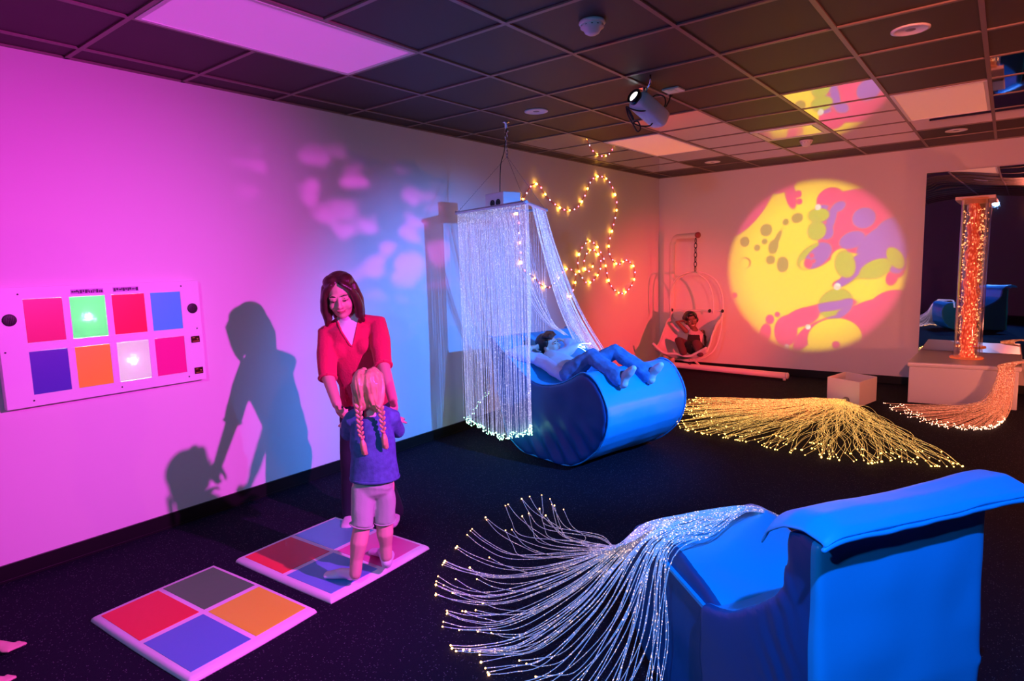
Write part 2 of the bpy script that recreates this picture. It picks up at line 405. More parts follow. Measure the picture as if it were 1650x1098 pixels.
# ceiling hung projector
def projector():
    # body axis runs from the lens end to the rear end, sloping away from the camera
    a = hit(1030, 163, t=4.30); b = hit(1064, 193, t=4.42); top = hit(1031, 143, t=4.32)
    r = hit(1045, 130, z=RH)
    t = thing('video_projector', V((a.x, a.y, RH)), 'white projector hung from the dark ceiling with dangling black cables', 'projector')
    d = (b-a).normalized(); sx, sy = frame_of(d)
    side = d.cross(V((0, 0, 1))).normalized(); upv = side.cross(d).normalized()
    mb = MB()
    def sect(p, w, h):
        out = []
        for k in range(20):
            th = 2*PI*k/20; c, s = math.cos(th), math.sin(th)
            out.append(p + side*(w*math.copysign(abs(c)**.55, c)) + upv*(h*math.copysign(abs(s)**.55, s)))
        return out
    L = (b-a).length; a0 = a-d*.035; vs = []; st = [(0, .6), (.012, .9), (.03, 1), (L+.02, 1), (L+.045, .92), (L+.055, .7)]
    for s_, k in st: vs += sect(a0+d*s_, .072*k, .062*k)
    fs = [(j*20+i, j*20+(i+1) % 20, (j+1)*20+(i+1) % 20, (j+1)*20+i) for j in range(len(st)-1) for i in range(20)]
    fs += [tuple(range(19, -1, -1)), tuple((len(st)-1)*20+i for i in range(20))]
    body = build('body', MB().add(vs, fs), m_white, t)
    lens = MB().lathe(a0+d*.004, [(.05, .02), (.052, -.03), (.046, -.036), (.04, -.03), (.034, -.012)], axis=-d*-1, n=28)
    build('lens_barrel', MB().lathe(a0, [(.05, .02), (.052, -.028), (.046, -.034), (.038, -.02)], axis=d, n=28), mat('glossy_black', (.008, .008, .01), .08, coat=.5), t)
    build('lens_glass', MB().ell(a0-d*.018, (.036, .036, .012), (side, upv, d)), glow('projector_beam_glass', (1, .97, .9), 2.2), t)
    build('rear_lamp_vent', MB().ell(b+upv*.058+d*.0-side*-.015, (.02, .02, .012), (side, d, upv)).ell(b+upv*.06-side*.02-d*.02, (.01, .01, .006), (side, d, upv)), glow('projector_lamp_spill', (1, .85, .5), 4.), t)
    vent = MB()
    for k in range(4): vent.box(V((-.02, -.0015, -.001)), V((.02, .0015, .001)))
    br = MB(); q = V((a.x, a.y, RH))
    m0 = (a+b)/2; m0 = a+d*.03+upv*.05
    br.tube([V((m0.x, m0.y, RH)), V((m0.x, m0.y, RH-.09)), m0], .011, n=10, cap='flat')
    br.box(V((m0.x-.03, m0.y-.03, RH-.006)), V((m0.x+.03, m0.y+.03, RH)))
    h0 = hit(1048, 126, z=RH-.02); h1 = V((m0.x, m0.y, RH-.05))
    br.tube([V((m0.x, m0.y, RH-.045)), V((h0.x, h0.y, RH-.045))], .007, n=8, cap='flat').tube([V((h0.x, h0.y, RH)), V((h0.x, h0.y, RH-.05))], .006, n=8, cap='flat')
    build('ceiling_bracket', br, m_chrome, t)
    cb = MB()
    def w(pts, r=.005): cb.tube(crom(pts, 6), r, n=6)
    P = lambda px, py, tt=4.36: hit(px, py, t=tt)
    w([P(1012, 175), P(1009, 172), P(1012, 186), P(1020, 200), P(1027, 212), P(1032, 207), P(1028, 196), P(1021, 198), P(1030, 203), P(1046, 203), P(1051, 199)])
    w([P(1010, 173), P(1014, 180), P(1020, 192)], .009)
    w([P(1036, 160, 4.29), P(1043, 168, 4.28), P(1042, 177, 4.28), P(1032, 179, 4.28), P(1018, 176, 4.3), P(1010, 172, 4.33)])
    w([P(1048, 160, 4.42), P(1058, 153, 4.45), P(1070, 156, 4.45), P(1072, 168, 4.45), P(1066, 176, 4.44), P(1060, 165, 4.44), P(1052, 160, 4.43)])
    w([P(1080, 148, 4.5), P(1079, 160, 4.47), P(1073, 172, 4.45)])
    build('cables', cb, m_black, t)
    pl = MB().ell(P(1081, 150, 4.52), (.018, .018, .03)); build('power_plug', pl, m_black, t)
    s = hit(1085, 144, z=RH)
    o = build('ceiling_socket', MB().box((s.x-.06, s.y-.06, RH-.012), (s.x+.06, s.y+.06, RH)).box((s.x-.025, s.y-.04, RH-.016), (s.x+.025, s.y+.04, RH-.012)), m_white, bevel=.003)
    tag(o, 'white power socket plate in the ceiling beside the hanging projector', 'power socket')
projector()
#=====WALLPANEL=====
def wall_panel():
    Y0, Y1, Z0, Z1, D = .885, 1.905, .905, 1.527, .06
    t = thing('light_and_sound_panel', (0, (Y0+Y1)/2, Z0), 'white wall panel with eight coloured squares, two of them lit', 'wall panel')
    ys = [1.003+.2055*k for k in range(4)]; W = .172; zs = [1.2385, .965]; Hh = .227
    # board with eight openings: built from strips
    b = MB(); x0, x1 = .0005, D
    ycut = [Y0]+[v for y in ys for v in (y, y+W)]+[Y1]; zcut = [Z0, zs[1], zs[1]+Hh, zs[0], zs[0]+Hh, Z1]
    for a in range(len(ycut)-1):
        for c in range(len(zcut)-1):
            if a % 2 == 1 and c % 2 == 1: continue
            b.box((D-.012, ycut[a], zcut[c]), (D, ycut[a+1], zcut[c+1]))
    b.box((x0, Y0, Z0), (D-.012, Y0+.012, Z1)).box((x0, Y1-.012, Z0), (D-.012, Y1, Z1)).box((x0, Y0+.012, Z0), (D-.012, Y1-.012, Z0+.012)).box((x0, Y0+.012, Z1-.012), (D-.012, Y1-.012, Z1))
    build('board', b, mat('white_panel_board', (.86, .84, .86), .45), t)
    cols = [('red', (.80, .02, .12)), ('green', (.45, .95, .6)), ('bright_red', (.95, .015, .06)), ('blue', (.05, .9, .9)), ('dark_blue', (.05, .06, .45)), ('orange', (.95, .95, .02)), ('white', (.92, .85, .92)), ('pink', (.85, .02, .28))]
    for k, (nm, c) in enumerate(cols):
        y = ys[k % 4]; z = zs[k//4]; lit = nm in ('green', 'white')
        m = mat('tile_'+nm, c, .35)
        if lit:
            nt = m.node_tree; bs = nt.nodes['Principled BSDF']; tr = nt.nodes.new('ShaderNodeBsdfTranslucent'); tr.inputs[0].default_value = (*c, 1)
            mx = nt.nodes.new('ShaderNodeMixShader'); mx.inputs[0].default_value = .85
            nt.links.new(bs.outputs[0], mx.inputs[1]); nt.links.new(tr.outputs[0], mx.inputs[2]); nt.links.new(mx.outputs[0], nt.nodes['Material Output'].inputs['Surface'])
        o = build('coloured_square', MB().box((D-.0035, y+.001, z+.001), (D-.0008, y+W-.001, z+Hh-.001)), m, t)
        o['label'] = {'red': 'crimson square', 'green': 'lit pale green square', 'bright_red': 'bright red square', 'blue': 'sky blue square', 'dark_blue': 'dark blue square', 'orange': 'orange square', 'white': 'lit white square', 'pink': 'magenta pink square'}[nm]
        if lit:
            cc = (.55, 1, .72) if nm == 'green' else (1, .85, 1)
            build('lamp', MB().ell((D-.0085, y+W*.46, z+Hh*.5), .006), glow('panel_lamp_'+nm, cc, 9000 if nm == 'green' else 7000), o)
    for y, z in ((.938, 1.363), (1.857, 1.357)):
        sp = build('speaker', MB().lathe((D-.001, y, z), [(.03, 0), (.031, .004), (.027, .006), (.004, .004)], axis=(1, 0, 0), n=24), mat('speaker_black', (.02, .006, .02), .5), t)
        gr = MB()
        for k in range(-3, 4): 
            h = math.sqrt(max(.026**2-(k*.007)**2, 0)); gr.tube([(D+.005, y+k*.007, z-h), (D+.005, y+k*.007, z+h)], .0012, n=5)
        build('grille', gr, mat('grille_dark', (.03, .01, .03), .4), sp)
    for y, z in ((1.858, 1.163), (1.862, .965)):
        l = build('latch', MB().box((D-.0005, y-.026, z-.02), (D+.005, y+.026, z+.02)), mat('dark_bronze', (.06, .03, .01), .3, metal=.6), t, bevel=.002)
        h = MB().box((D+.005, y-.02, z-.013), (D+.008, y+.02, z-.009)).box((D+.005, y-.02, z+.009), (D+.008, y-.006, z+.014)).ell((D+.007, y+.010, z+.001), (.005, .006, .006))
        build('brass_catch', h, mat('brass', (.8, .5, .15), .3, metal=1.), l)
    sc = [(Y0+.1, Z1-.035), (1.80, Z1-.03), (Y1-.03, 1.37), (Y1-.03, 1.23), (1.80, Z0+.03), (1.42, Z0+.03), (1.0, Z0+.03), (Y0+.02, 1.2)]
    for y, z in sc: build('screw', MB().lathe((D-.0005, y, z), [(.0045, 0), (.0045, .0015), (.002, .0025)], axis=(1, 0, 0), n=10), m_dark, t)
    # two strips of illegible dark lettering on pale ground
    for ya, yb, zz in ((1.222, 1.372, 1.492), (1.428, 1.555, 1.494)):
        lab = build('lettering_strip', MB().box((D-.0002, ya-.004, zz-.013), (D+.0006, yb+.004, zz+.013)), mat('label_ground', (.55, .28, .62), .5), t)
        y = ya; k = 0; le = MB()
        random.seed(int(ya*1000))
        while y < yb-.008:
            w = random.choice((.005, .008, .011)); h0, h1 = random.choice((-.009, -.004)), random.choice((.009, .005))
            le.box((D+.0005, y, zz+h0), (D+.0012, y+w, zz+h1))
            y += w+random.choice((.0015, .003))
        build('letters', le, mat('letter_dark', (.03, .005, .05), .5), lab)
wall_panel()
#=====MATS=====
def floor_mat(c4, colours, label):
    P = [V((*hit(px, py, z=.02).xy, 0)) for px, py in c4]       # W, N, E, S corners on the floor
    cen = sum(P, V())/4
    # square it up
    ex = ((P[1]-P[0])+(P[2]-P[3])).normalized(); w = ((P[1]-P[0]).length+(P[2]-P[3]).length)/4
    ey = V((-ex.y, ex.x, 0)); 
    if ey.dot(P[3]-P[0]) < 0: ey = -ey
    h = ((P[3]-P[0]).length+(P[2]-P[1]).length)/4
    t = thing('floor_mat', cen, label, 'floor mat', 'square four-colour floor mats')
    q = lambda a, b, z: cen+ex*(a*w)+ey*(b*h)+V((0, 0, z))
    N = 24
    mb = MB()
    def pad(a, b): # low cushion: rounded rim
        r = max(abs(a), abs(b)); 
        return .022*min(1, ((1-r)/.05))**.5 if r < 1 else 0
    top = MB(); st = [-1, -.99, -.975, -.95, -.5, 0, .5, .95, .975, .99, 1]
    n = len(st); vs = [q(a*(1-.015*b*b), b*(1-.015*a*a), .004+pad(a, b)) for b in st for a in st]
    fs = [(j*n+i, j*n+i+1, (j+1)*n+i+1, (j+1)*n+i) for j in range(n-1) for i in range(n-1)]
    vs2 = [q(a*(1-.015*b*b), b*(1-.015*a*a), 0) for b in (-1, 1) for a in st]
    rim = [i for i in range(n)] + [j*n+n-1 for j in range(1, n)] + [(n-1)*n+i for i in range(n-2, -1, -1)] + [j*n for j in range(n-2, 0, -1)]
    base = len(vs); vs += [V((vs[i].x, vs[i].y, 0)) for i in rim]
    m = len(rim)
    fs += [(rim[(k+1) % m], rim[k], base+k, base+(k+1) % m) for k in range(m)] + [tuple(base+k for k in range(m-1, -1, -1))]
    build('pad', MB().add(vs, fs, 0), mat('white_vinyl', (.8, .8, .82), .4, bump=.05, bscale=40), t, recalc=True)
    for k, (nm, c) in enumerate(colours):
        sx, sy = [(-1, -1), (1, -1), (1, 1), (-1, 1)][k]
        lo, hi = .04, .90
        o = MB(); c4_ = [q(sx*a*(1-.015*b*b), sy*b*(1-.015*a*a), .0262) for a, b in ((lo, lo), (hi, lo), (hi, hi), (lo, hi))]
        o.prism(c4_, V((0, 0, .0016)))
        p = build('colour_square', o, mat('vinyl_'+nm, c, .42, bump=.06, bscale=30), t)
        p['label'] = nm.replace('_', ' ')+' square'
# order of squares: (-ex,-ey), (+ex,-ey), (+ex,+ey), (-ex,+ey)
floor_mat([(136, 998), (350, 908), (508, 983), (312, 1098)], [('crimson', (.78, .02, .03)), ('slate_grey', (.06, .30, .07)), ('orange', (.80, .95, .02)), ('violet_blue', (.08, .30, .62))], 'padded floor mat with crimson, grey, orange and blue squares, nearest the camera')
floor_mat([(380, 900), (545, 830), (690, 882), (530, 971)], [('red', (.85, .02, .04)), ('steel_blue', (.10, .50, .55)), ('rose', (.75, .12, .40)), ('lavender_blue', (.13, .36, .68))], 'padded floor mat under the girl, with a red square on the left')
#=====BUBBLE=====
PLT = .432
def plinth():
    t = thing('plinth', (3.73, 8.2, 0), 'low white plinth carrying the glowing bubble tube in front of the mirror', 'plinth')
    fl, fr = V((3.285, 7.665, 0)), V((4.185, 7.765, 0)); bl, br = V((3.30, 8.69, 0)), V((4.20, 8.69, 0))
    up = V((0, 0, PLT-.05))
    build('cabinet', MB().hexa([fl, fr, br, bl], [p+up for p in (fl, fr, br, bl)]), mat('plinth_white', (.72, .70, .70), .5, bump=.03), t, bevel=.006)
    o = .02; L = [fl+V((-o, -o, PLT-.05)), fr+V((o, -o, PLT-.05)), br+V((o, 0, PLT-.05)), bl+V((-o, 0, PLT-.05))]
    build('padded_top', MB().hexa(L, [p+V((0, 0, .05)) for p in L]), mat('pad_vinyl', (.75, .72, .72), .3, bump=.04, bscale=20), t, bevel=.018, seg=4)
plinth()
def bubble_tube():
    b = hit(1557, 575, y=8.2); c = V((b.x, 8.2, PLT)); zt = 2.10; R = .115
    t = thing('bubble_tube', c, 'tall clear bubble tube glowing orange on the white plinth', 'bubble tube')
    acr = bpy.data.materials.new('clear_acrylic'); acr.use_nodes = True; nt = acr.node_tree; nt.nodes.remove(nt.nodes['Principled BSDF'])
    tr = nt.nodes.new('ShaderNodeBsdfTransparent'); tr.inputs[0].default_value = (.93, .9, .92, 1); gl = nt.nodes.new('ShaderNodeBsdfGlossy'); gl.inputs['Roughness'].default_value = .09
    lw = nt.nodes.new('ShaderNodeLayerWeight'); lw.inputs[0].default_value = .35; mx = nt.nodes.new('ShaderNodeMixShader')
    nt.links.new(lw.outputs['Facing'], mx.inputs[0]); nt.links.new(tr.outputs[0], mx.inputs[1]); nt.links.new(gl.outputs[0], mx.inputs[2]); nt.links.new(mx.outputs[0], nt.nodes['Material Output'].inputs['Surface'])
    build('acrylic_tube', MB().tube([c, c+V((0, 0, zt-PLT))], R, n=40, cap=None), acr, t, recalc=False)
    # the lit water: orange light rising through a churning column of bubbles
    wm = bpy.data.materials.new('lit_bubbling_water'); wm.use_nodes = True; nt = wm.node_tree; bs = nt.nodes['Principled BSDF']
    bs.inputs['Base Color'].default_value = (.5, .12, .05, 1); bs.inputs['Roughness'].default_value = .15; bs.inputs['Alpha'].default_value = .8
    tc = nt.nodes.new('ShaderNodeTexCoord'); mp = nt.nodes.new('ShaderNodeMapping'); mp.inputs['Scale'].default_value = (1, 1, .35); nt.links.new(tc.outputs['Object'], mp.inputs[0])
    vo = nt.nodes.new('ShaderNodeTexVoronoi'); vo.inputs['Scale'].default_value = 60; nt.links.new(mp.outputs[0], vo.inputs['Vector'])
    rp = nt.nodes.new('ShaderNodeValToRGB'); e = rp.color_ramp.elements
    e[0].position = .12; e[0].color = (1, .5, .22, 1); e[1].position = .6; e[1].color = (.30, .012, .006, 1); el = rp.color_ramp.elements.new(.3); el.color = (.85, .09, .035, 1)
    nt.links.new(vo.outputs['Distance'], rp.inputs[0]); nt.links.new(rp.outputs[0], bs.inputs['Emission Color'])
    sz = nt.nodes.new('ShaderNodeSeparateXYZ'); nt.links.new(tc.outputs['Object'], sz.inputs[0]); mz = nt.nodes.new('ShaderNodeMapRange'); nt.links.new(sz.outputs[2], mz.inputs[0])
    mz.inputs['From Max'].default_value = 1.6; mz.inputs['To Min'].default_value = 1.4; mz.inputs['To Max'].default_value = .55; nt.links.new(mz.outputs[0], bs.inputs['Emission Strength'])
    vs = MB(); pts = []; rad = []
    for k in range(41):
        z = (zt-PLT-.04)*k/40; pts.append(c+V((.008*math.sin(k*.9), .008*math.cos(k*1.3), .006+z))); rad.append(.060+.007*math.sin(k*1.7)-.012*k/40)
    build('bubble_column', vs.tube(pts, rad, n=28), wm, t)
    random.seed(3)
    bm_ = MB()
    for k in range(260):
        z = random.random()**1.1*(zt-PLT-.1)+.02; a = random.random()*2*PI; r = .082*math.sqrt(random.uniform(.5, 1.3)); r = min(r, .102)
        s = random.uniform(.003, .008); bm_.ell(c+V((r*math.cos(a), r*math.sin(a), z)), (s, s, s*1.3), n=6, m=4)
    o = build('bubbles', bm_, mat('glowing_bubble', (1, .6, .4), .1, emit=(1, .35, .12), estr=2.2), t); o['kind'] = 'stuff'
    build('base_ring', MB().lathe(c, [(R+.001, 0), (R+.035, 0), (R+.035, .012), (R+.001, .016)], n=40), mat('ring_clear_orange', (.8, .25, .12), .2, emit=(1, .12, .03), estr=.35), t)
    zt0 = c+V((0, 0, zt-PLT))
    build('top_cap', MB().lathe(zt0, [(R-.003, -.05), (R-.003, -.012), (R+.003, -.012), (R+.003, .004), (.02, .008)], n=40), mat('cap_red', (.55, .2, .15), .3, emit=(1, .2, .05), estr=.12), t)
    pl = MB().box(zt0+V((-.17, -.02, -.008)), zt0+V((.17, .455, .028)))
    build('wall_bracket', pl, mat('bracket_white', (.7, .55, .52), .4), t, bevel=.006)
bubble_tube()
def wall_mirror():
    def wav(p): return .004*math.sin(p.x*5+p.z*1.3)+.003*math.sin(p.z*4+p.x*2)
    x0, x1, z0, z1 = 3.27, 4.375, PLT-.05, 2.452; nx, nz = 44, 80; yb, yf = RY1, RY1-.016
    def fn(u, v):
        x = x0+(x1-x0)*u; z = z0+(z1-z0)*v; e = min(u, 1-u, v, 1-v)*12
        return V((x, yf+min(1, e)*.35*wav(V((x, 0, z))), z))
    mb = MB().grid(fn, nx, nz)
    b = MB(); b.v = mb.v; b.f = mb.f; b.mi = mb.mi; b.sm = mb.sm
    b.box((x0, yf+.003, z0), (x1, yb-.0005, z1))
    o = build('wall_mirror', b, m_mirror, recalc=False)
    tag(o, 'tall wavy acrylic wall mirror behind the bubble tube', 'mirror')
wall_mirror()
#=====LIGHTBOX=====
def light_box():
    A, B, C_ = [hit(px, py, z=0) for px, py in ((1332, 646), (1384, 657), (1412, 646))]
    D_ = A+C_-B
    up = V((0, 0, .262)); P = [A, B, C_, D_]; cen = sum(P, V())/4
    t = thing('light_source_box', V((cen.x, cen.y, 0)), 'open white cube box on the carpet feeding the yellow fibre spray', 'light box')
    w = .035
    def inn(p): return p+(cen-p)*w*2
    o = MB(); I = [inn(p) for p in P]; n = 4
    fl = V((0, 0, .012))
    vs = P+[p+up for p in P]+[p+up for p in I]+[p+fl for p in I]
    fs = [(3, 2, 1, 0)]+[(k, (k+1) % 4, 4+(k+1) % 4, 4+k) for k in range(4)]+[(4+k, 4+(k+1) % 4, 8+(k+1) % 4, 8+k) for k in range(4)]+[(8+k, 8+(k+1) % 4, 12+(k+1) % 4, 12+k) for k in range(4)]+[(12, 13, 14, 15)]
    build('shell', o.add(vs, fs, 0, False), mat('box_white', (.82, .78, .74), .35), t, bevel=.004)
    src = hit(1357, 643, y=None, z=.06)
    d = (B-A).normalized(); nrm = V((-d.y, d.x, 0)); 
    if nrm.dot(CAM-A) < 0: nrm = -nrm
    p = A+(B-A)*.62+V((0, 0, .05))
    build('fibre_port', MB().lathe(p-nrm*.004, [(.034, 0), (.036, .012), (.03, .03), (.022, .03)], axis=nrm, n=24), mat('port_grey', (.3, .28, .25), .4), t)
    return p+nrm*.026, nrm
FAN_SRC, FAN_DIR = light_box()

#=====FIBRES=====
m_tip_y = glow('fibre_tip_gold', (1, .50, .11), 8)
m_tip_w = glow('fibre_tip_amber', (1, .45, .14), 12)
m_tip_g = glow('fibre_tip_green', (.35, 1, .62), 9)
m_tip_o = glow('fibre_tip_peach', (1, .42, .24), 9)
m_fib_y = fibre_mat('fibre_yellow', (1, .46, .05), .24, 1.2, (1, .62, .16), 90, .50, base=(.8, .5, .25))
m_fib_o = fibre_mat('fibre_orange', (1, .20, .06), .16, .8, (1, .34, .16), 90, .56, base=(.8, .5, .4))
m_fib_b = fibre_mat('fibre_pale', (.28, .5, 1), .08, 2.2, (1, .6, .45), 160, .63, base=(.85, .85, .9))
m_fib_c = fibre_mat('fibre_curtain', (.5, .47, 1), .29, 2.2, (.8, .78, 1), 190, .62, base=(.8, .8, .95), alpha=.42)

def strand(mb, pts, r, tip_r=0, n=4, sub=5):
    q = crom(pts, sub); mb.tube(q, r, n=n, mi=0, cap='flat')
    if tip_r: mb.ell(q[-1], tip_r, mi=1, n=6, m=4)

def gold_fan():
    random.seed(11)
    t = thing('fibre_optic_spray', V((FAN_SRC.x, FAN_SRC.y, 0)), 'golden fibre optic spray fanned over the carpet from the white cube', 'fibre optics')
    edge = [hit(px, py, z=.006) for px, py in ((1096, 640), (1085, 668), (1097, 692), (1150, 703), (1215, 715), (1260, 728), (1345, 741), (1400, 748), (1440, 742), (1500, 752), (1572, 753))]
    # tips lie along the rim of the fan
    cum = [0]
    for a, b in zip(edge, edge[1:]): cum.append(cum[-1]+(b-a).length)
    def rim(f):
        s = f*cum[-1]
        for k in range(len(edge)-1):
            if s <= cum[k+1]: return edge[k].lerp(edge[k+1], (s-cum[k])/(cum[k+1]-cum[k]))
        return edge[-1]
    N = 270; mb = MB()
    for k in range(N):
        f = (k//6*6/N+random.uniform(-.012, .012)+random.uniform(0, .006)) if random.random() < .6 else random.random()
        f = min(max(f, 0), 1)
        e = rim(f); L = random.choice((.94, .97, 1.0, 1.0, .9, .82))
        if f < .3: L = random.uniform(.8, 1.0)
        e = FAN_SRC.lerp(e, L); e.z = .006+.006*random.random()
        d = e-FAN_SRC; d.z = 0; side = V((-d.y, d.x, 0)).normalized(); am = d.length*(.05 if f > .45 else .025)
        s0 = FAN_SRC+V((random.uniform(-.012, .012), 0, random.uniform(-.012, .012)))
        pts = [s0, FAN_SRC+FAN_DIR*.05+d*.04+V((random.uniform(-.02, .02), random.uniform(-.01, .01), random.uniform(-.02, .025)))]
        for q in (.18, .38, .6, .8): pts.append(V(((FAN_SRC+d*q).x, (FAN_SRC+d*q).y, .012+.07*(1-q)**3+random.random()*.015))+side*random.uniform(-am, am))
        pts.append(e)
        strand(mb, pts, .0014, .0045 if random.random() < .75 else .0065, sub=5)
    o = build('fibre_strands', mb, [m_fib_y, m_tip_y], t, recalc=False); o['kind'] = 'stuff'
gold_fan()

def orange_fall():
    random.seed(12)
    t = thing('fibre_optic_spray', V((4.12, 7.3, 0)), 'orange fibre optic bundle falling over the plinth corner onto the carpet', 'fibre optics')
    edge = [hit(px, py, z=.006) for px, py in ((1421, 650), (1435, 662), (1460, 672), (1490, 684), (1520, 690), (1548, 694), (1575, 695), (1600, 692), (1616, 682), (1618, 672))]
    mb = MB(); N = 230
    for k in range(N):
        f = random.random()**.9; i = min(int(f*(len(edge)-1)), len(edge)-2); e = edge[i].lerp(edge[i+1], f*(len(edge)-1)-i)
        over = V((4.03+.13*random.random()*(.5+.5*f), 7.71-random.uniform(0, .01), PLT+.012+random.random()*.012))
        over2 = over+V((random.uniform(-.01, .01), -.045-random.random()*.02, -.05))
        mid = over2.lerp(e, .06); mid.z = .17+.05*random.random()
        lo = over2.lerp(e, .20); lo.z = .045+.03*random.random()
        e = over2.lerp(e, random.uniform(.8, 1)) ; e.z = .006+.012*random.random()
        src = V((4.55+random.uniform(-.02, .02), 7.95, .30)); up = V((4.27, 7.80+random.uniform(-.03, .03), PLT+.035+random.random()*.015))
        strand(mb, [src, up, over, over2, mid, lo, over2.lerp(e, .62)*1+V((0, 0, -over2.lerp(e, .62).z+.02)), e], .0013, .0036, sub=4)
    o = build('fibre_strands', mb, [m_fib_o, m_tip_o], t, recalc=False); o['kind'] = 'stuff'
    # short end hanging on the right side of the plinth
    mb = MB()
    for k in range(60):
        a = V((4.27+random.uniform(-.02, .03), 7.80+random.uniform(-.03, .03), PLT+.04)); b = V((4.30+random.uniform(-.03, .06), 7.72+random.uniform(-.03, .03), .20+random.uniform(-.03, .03)))
        strand(mb, [a, (a+b)/2+V((.02, -.03, .04)), b], .0021, .005, sub=4)
    o = build('hanging_strands', mb, [m_fib_o, m_tip_o], t, recalc=False); o['kind'] = 'stuff'
orange_fall()

#=====CURTAIN=====
RO = V((1.3, 3.96, 0)); RD = V((.978, -.21, 0)).normalized(); RN = V((-RD.y, RD.x, 0))
def rk(u, w, z): return RO+RD*u+RN*w+V((0, 0, z))
def curtain():
    Z = 2.035; L, N, R_ = [hit(px, py, z=Z) for px, py in ((737, 343), (846, 326), (879, 339))]
    cen = (L+N+R_)/3; hook = hit(799, 195, z=RH)
    t = thing('fibre_optic_curtain', V((cen.x, cen.y, RH)), 'hanging curtain of pale fibre optic strands around a chained triangular frame', 'fibre curtain')
    fr = MB()
    for a, b in ((L, N), (N, R_), (R_, L)):
        d = (b-a).normalized(); fr.tube([a-d*.02, b+d*.02], (.012, .016), n=4, side=V((0, 0, 1)), cap='flat', smooth=False)
    build('frame', fr, mat('frame_lilac', (.7, .7, .78), .35), t)
    ch = MB(); jn = V((cen.x, cen.y, RH-.28))
    for p in (L, N, R_):
        n = 46
        for k in range(n):
            a = jn.lerp(p, k/n); b = jn.lerp(p, (k+.8)/n); d = b-a; sd = frame_of(d)[k % 2]
            ch.tube([a, a.lerp(b, .5)+sd*.0035, b], .0018, n=4)
    build('chains', ch, mat('chain_steel', (.25, .25, .27), .35, metal=.8), t)
    hk = MB()
    hk.lathe(V((cen.x, cen.y, RH)), [(.03, 0), (.03, -.006), (.012, -.012), (.012, -.05)], n=16)
    pts = [V((cen.x+.016*math.sin(a), cen.y, RH-.07-.02*math.cos(a))) for a in [2*PI*k/12 for k in range(13)]]
    hk.tube(pts, .005, n=6); pts = [V((cen.x, cen.y+.015*math.sin(a), RH-.12-.032*math.cos(a))) for a in [2*PI*k/12 for k in range(13)]]
    hk.tube(pts, .005, n=6)
    for k in range(5):
        c = V((cen.x, cen.y, RH-.165-.028*k)); ax = V((1, 0, 0)) if k % 2 else V((0, 1, 0))
        hk.tube([c+ax*(.009*math.sin(a))+V((0, 0, .017*math.cos(a))) for a in [2*PI*q/10 for q in range(11)]], .003, n=5)
    build('ceiling_hook', hk, m_chrome, t)
    cbl = MB().tube(crom([V((cen.x+.01, cen.y, RH-.02)), jn+V((-.02, -.01, .05)), cen+V((-.04, -.04, .35)), cen+V((-.05, -.05, .10))], 8), .004, n=6)
    build('power_cable', cbl, m_black, t)
    bx = cen+V((-.02, -.05, 0)); 
    Rz = M4.Rotation(math.atan2((N-L).y, (N-L).x), 3, 'Z')
    b = build('light_source_box', MB().box(bx+V((-.13, -.09, .005)), bx+V((.13, .09, .125)), R=Rz), m_white, t, bevel=.006)
    fan = MB()
    for s in (-.04, .04):
        q = bx+Rz @ V((s+.02, -.092, .04)); fan.lathe(q, [(.03, 0), (.03, .004), (.022, .006), (.022, .001), (.006, .001), (.006, .005)], axis=Rz @ V((0, -1, 0)), n=18)
    build('cooling_fans', fan, m_black, b)
    build('lit_side', MB().box(bx+V((-.1315, -.07, .02)), bx+V((-.1300, .07, .11)), R=Rz, c=bx+V((0, 0, .065))), glow('source_glow', (1, .75, .4), 2.2), b)
    # crossbar carrying the box
    build('crossbar', MB().tube([L.lerp(R_, .5), N], .008, n=6), mat('frame_lilac', (.7, .7, .78), .35), t)
    random.seed(5); front = MB(); side = MB(); back = MB(); swept = MB()
    for k in range(155):
        f = (k+random.uniform(-.3, .3))/155; f = min(max(f, 0), 1)
        a = L.lerp(N, f); zb = (.14-.05*f/.58) if f < .58 else (.09+.13*(f-.58)/.42)
        zb += random.uniform(0, .05); jx = random.uniform(-.012, .012); jy = random.uniform(-.014, .004)
        pts = [a, a+V((jx*.4, jy*.4, -.7)), V((a.x+jx, a.y+jy, zb+.5)), V((a.x+jx*1.5, a.y+jy*1.5, zb))]
        strand(front, pts, .0016, .004, n=3, sub=3)
    for k in range(18):
        f = random.random()**1.5*.16; a = N.lerp(R_, f); jx = random.uniform(-.01, .012)
        strand(front, [a, a+V((jx, 0, -.8)), V((N.x+jx, N.y-.01+f*.1, .9)), V((N.x+jx*1.4, N.y-.015, .24+random.uniform(-.02, .07)))], .0015, .0055, n=3, sub=3)
    for k in range(70):
        f = (k+random.random()*.6)/70; a = L.lerp(R_, f); zb = .14+1.0*f+random.uniform(-.03, .03)
        jx = random.uniform(-.01, .01)
        strand(back, [a, a+V((jx, 0, -.5)), V((a.x+jx, a.y, max(zb, .2)+.2)), V((a.x+jx, a.y, zb if f < .3 else .95))], .0011, .004 if f < .3 else 0, n=3, sub=3)
    ends = [rk(-.30, .60, .86), rk(-.20, .70, .80), rk(-.12, .80, .75), rk(-.34, .52, .93)]
    for k in range(85):
        f = .28+.72*random.random(); a = N.lerp(R_, f); g = (f-.28)/.72
        e = ends[0].lerp(ends[2], min(1, max(0, g+random.uniform(-.25, .25))))+V((random.uniform(-.02, .02), random.uniform(-.02, .02), 0))
        mid = a.lerp(e, .55)+V((0, 0, -.16))
        strand(swept, [a, a.lerp(e, .2)+V((0, 0, -.12)), mid, e], .0015, .004 if random.random() < .08 else 0, n=3, sub=4)
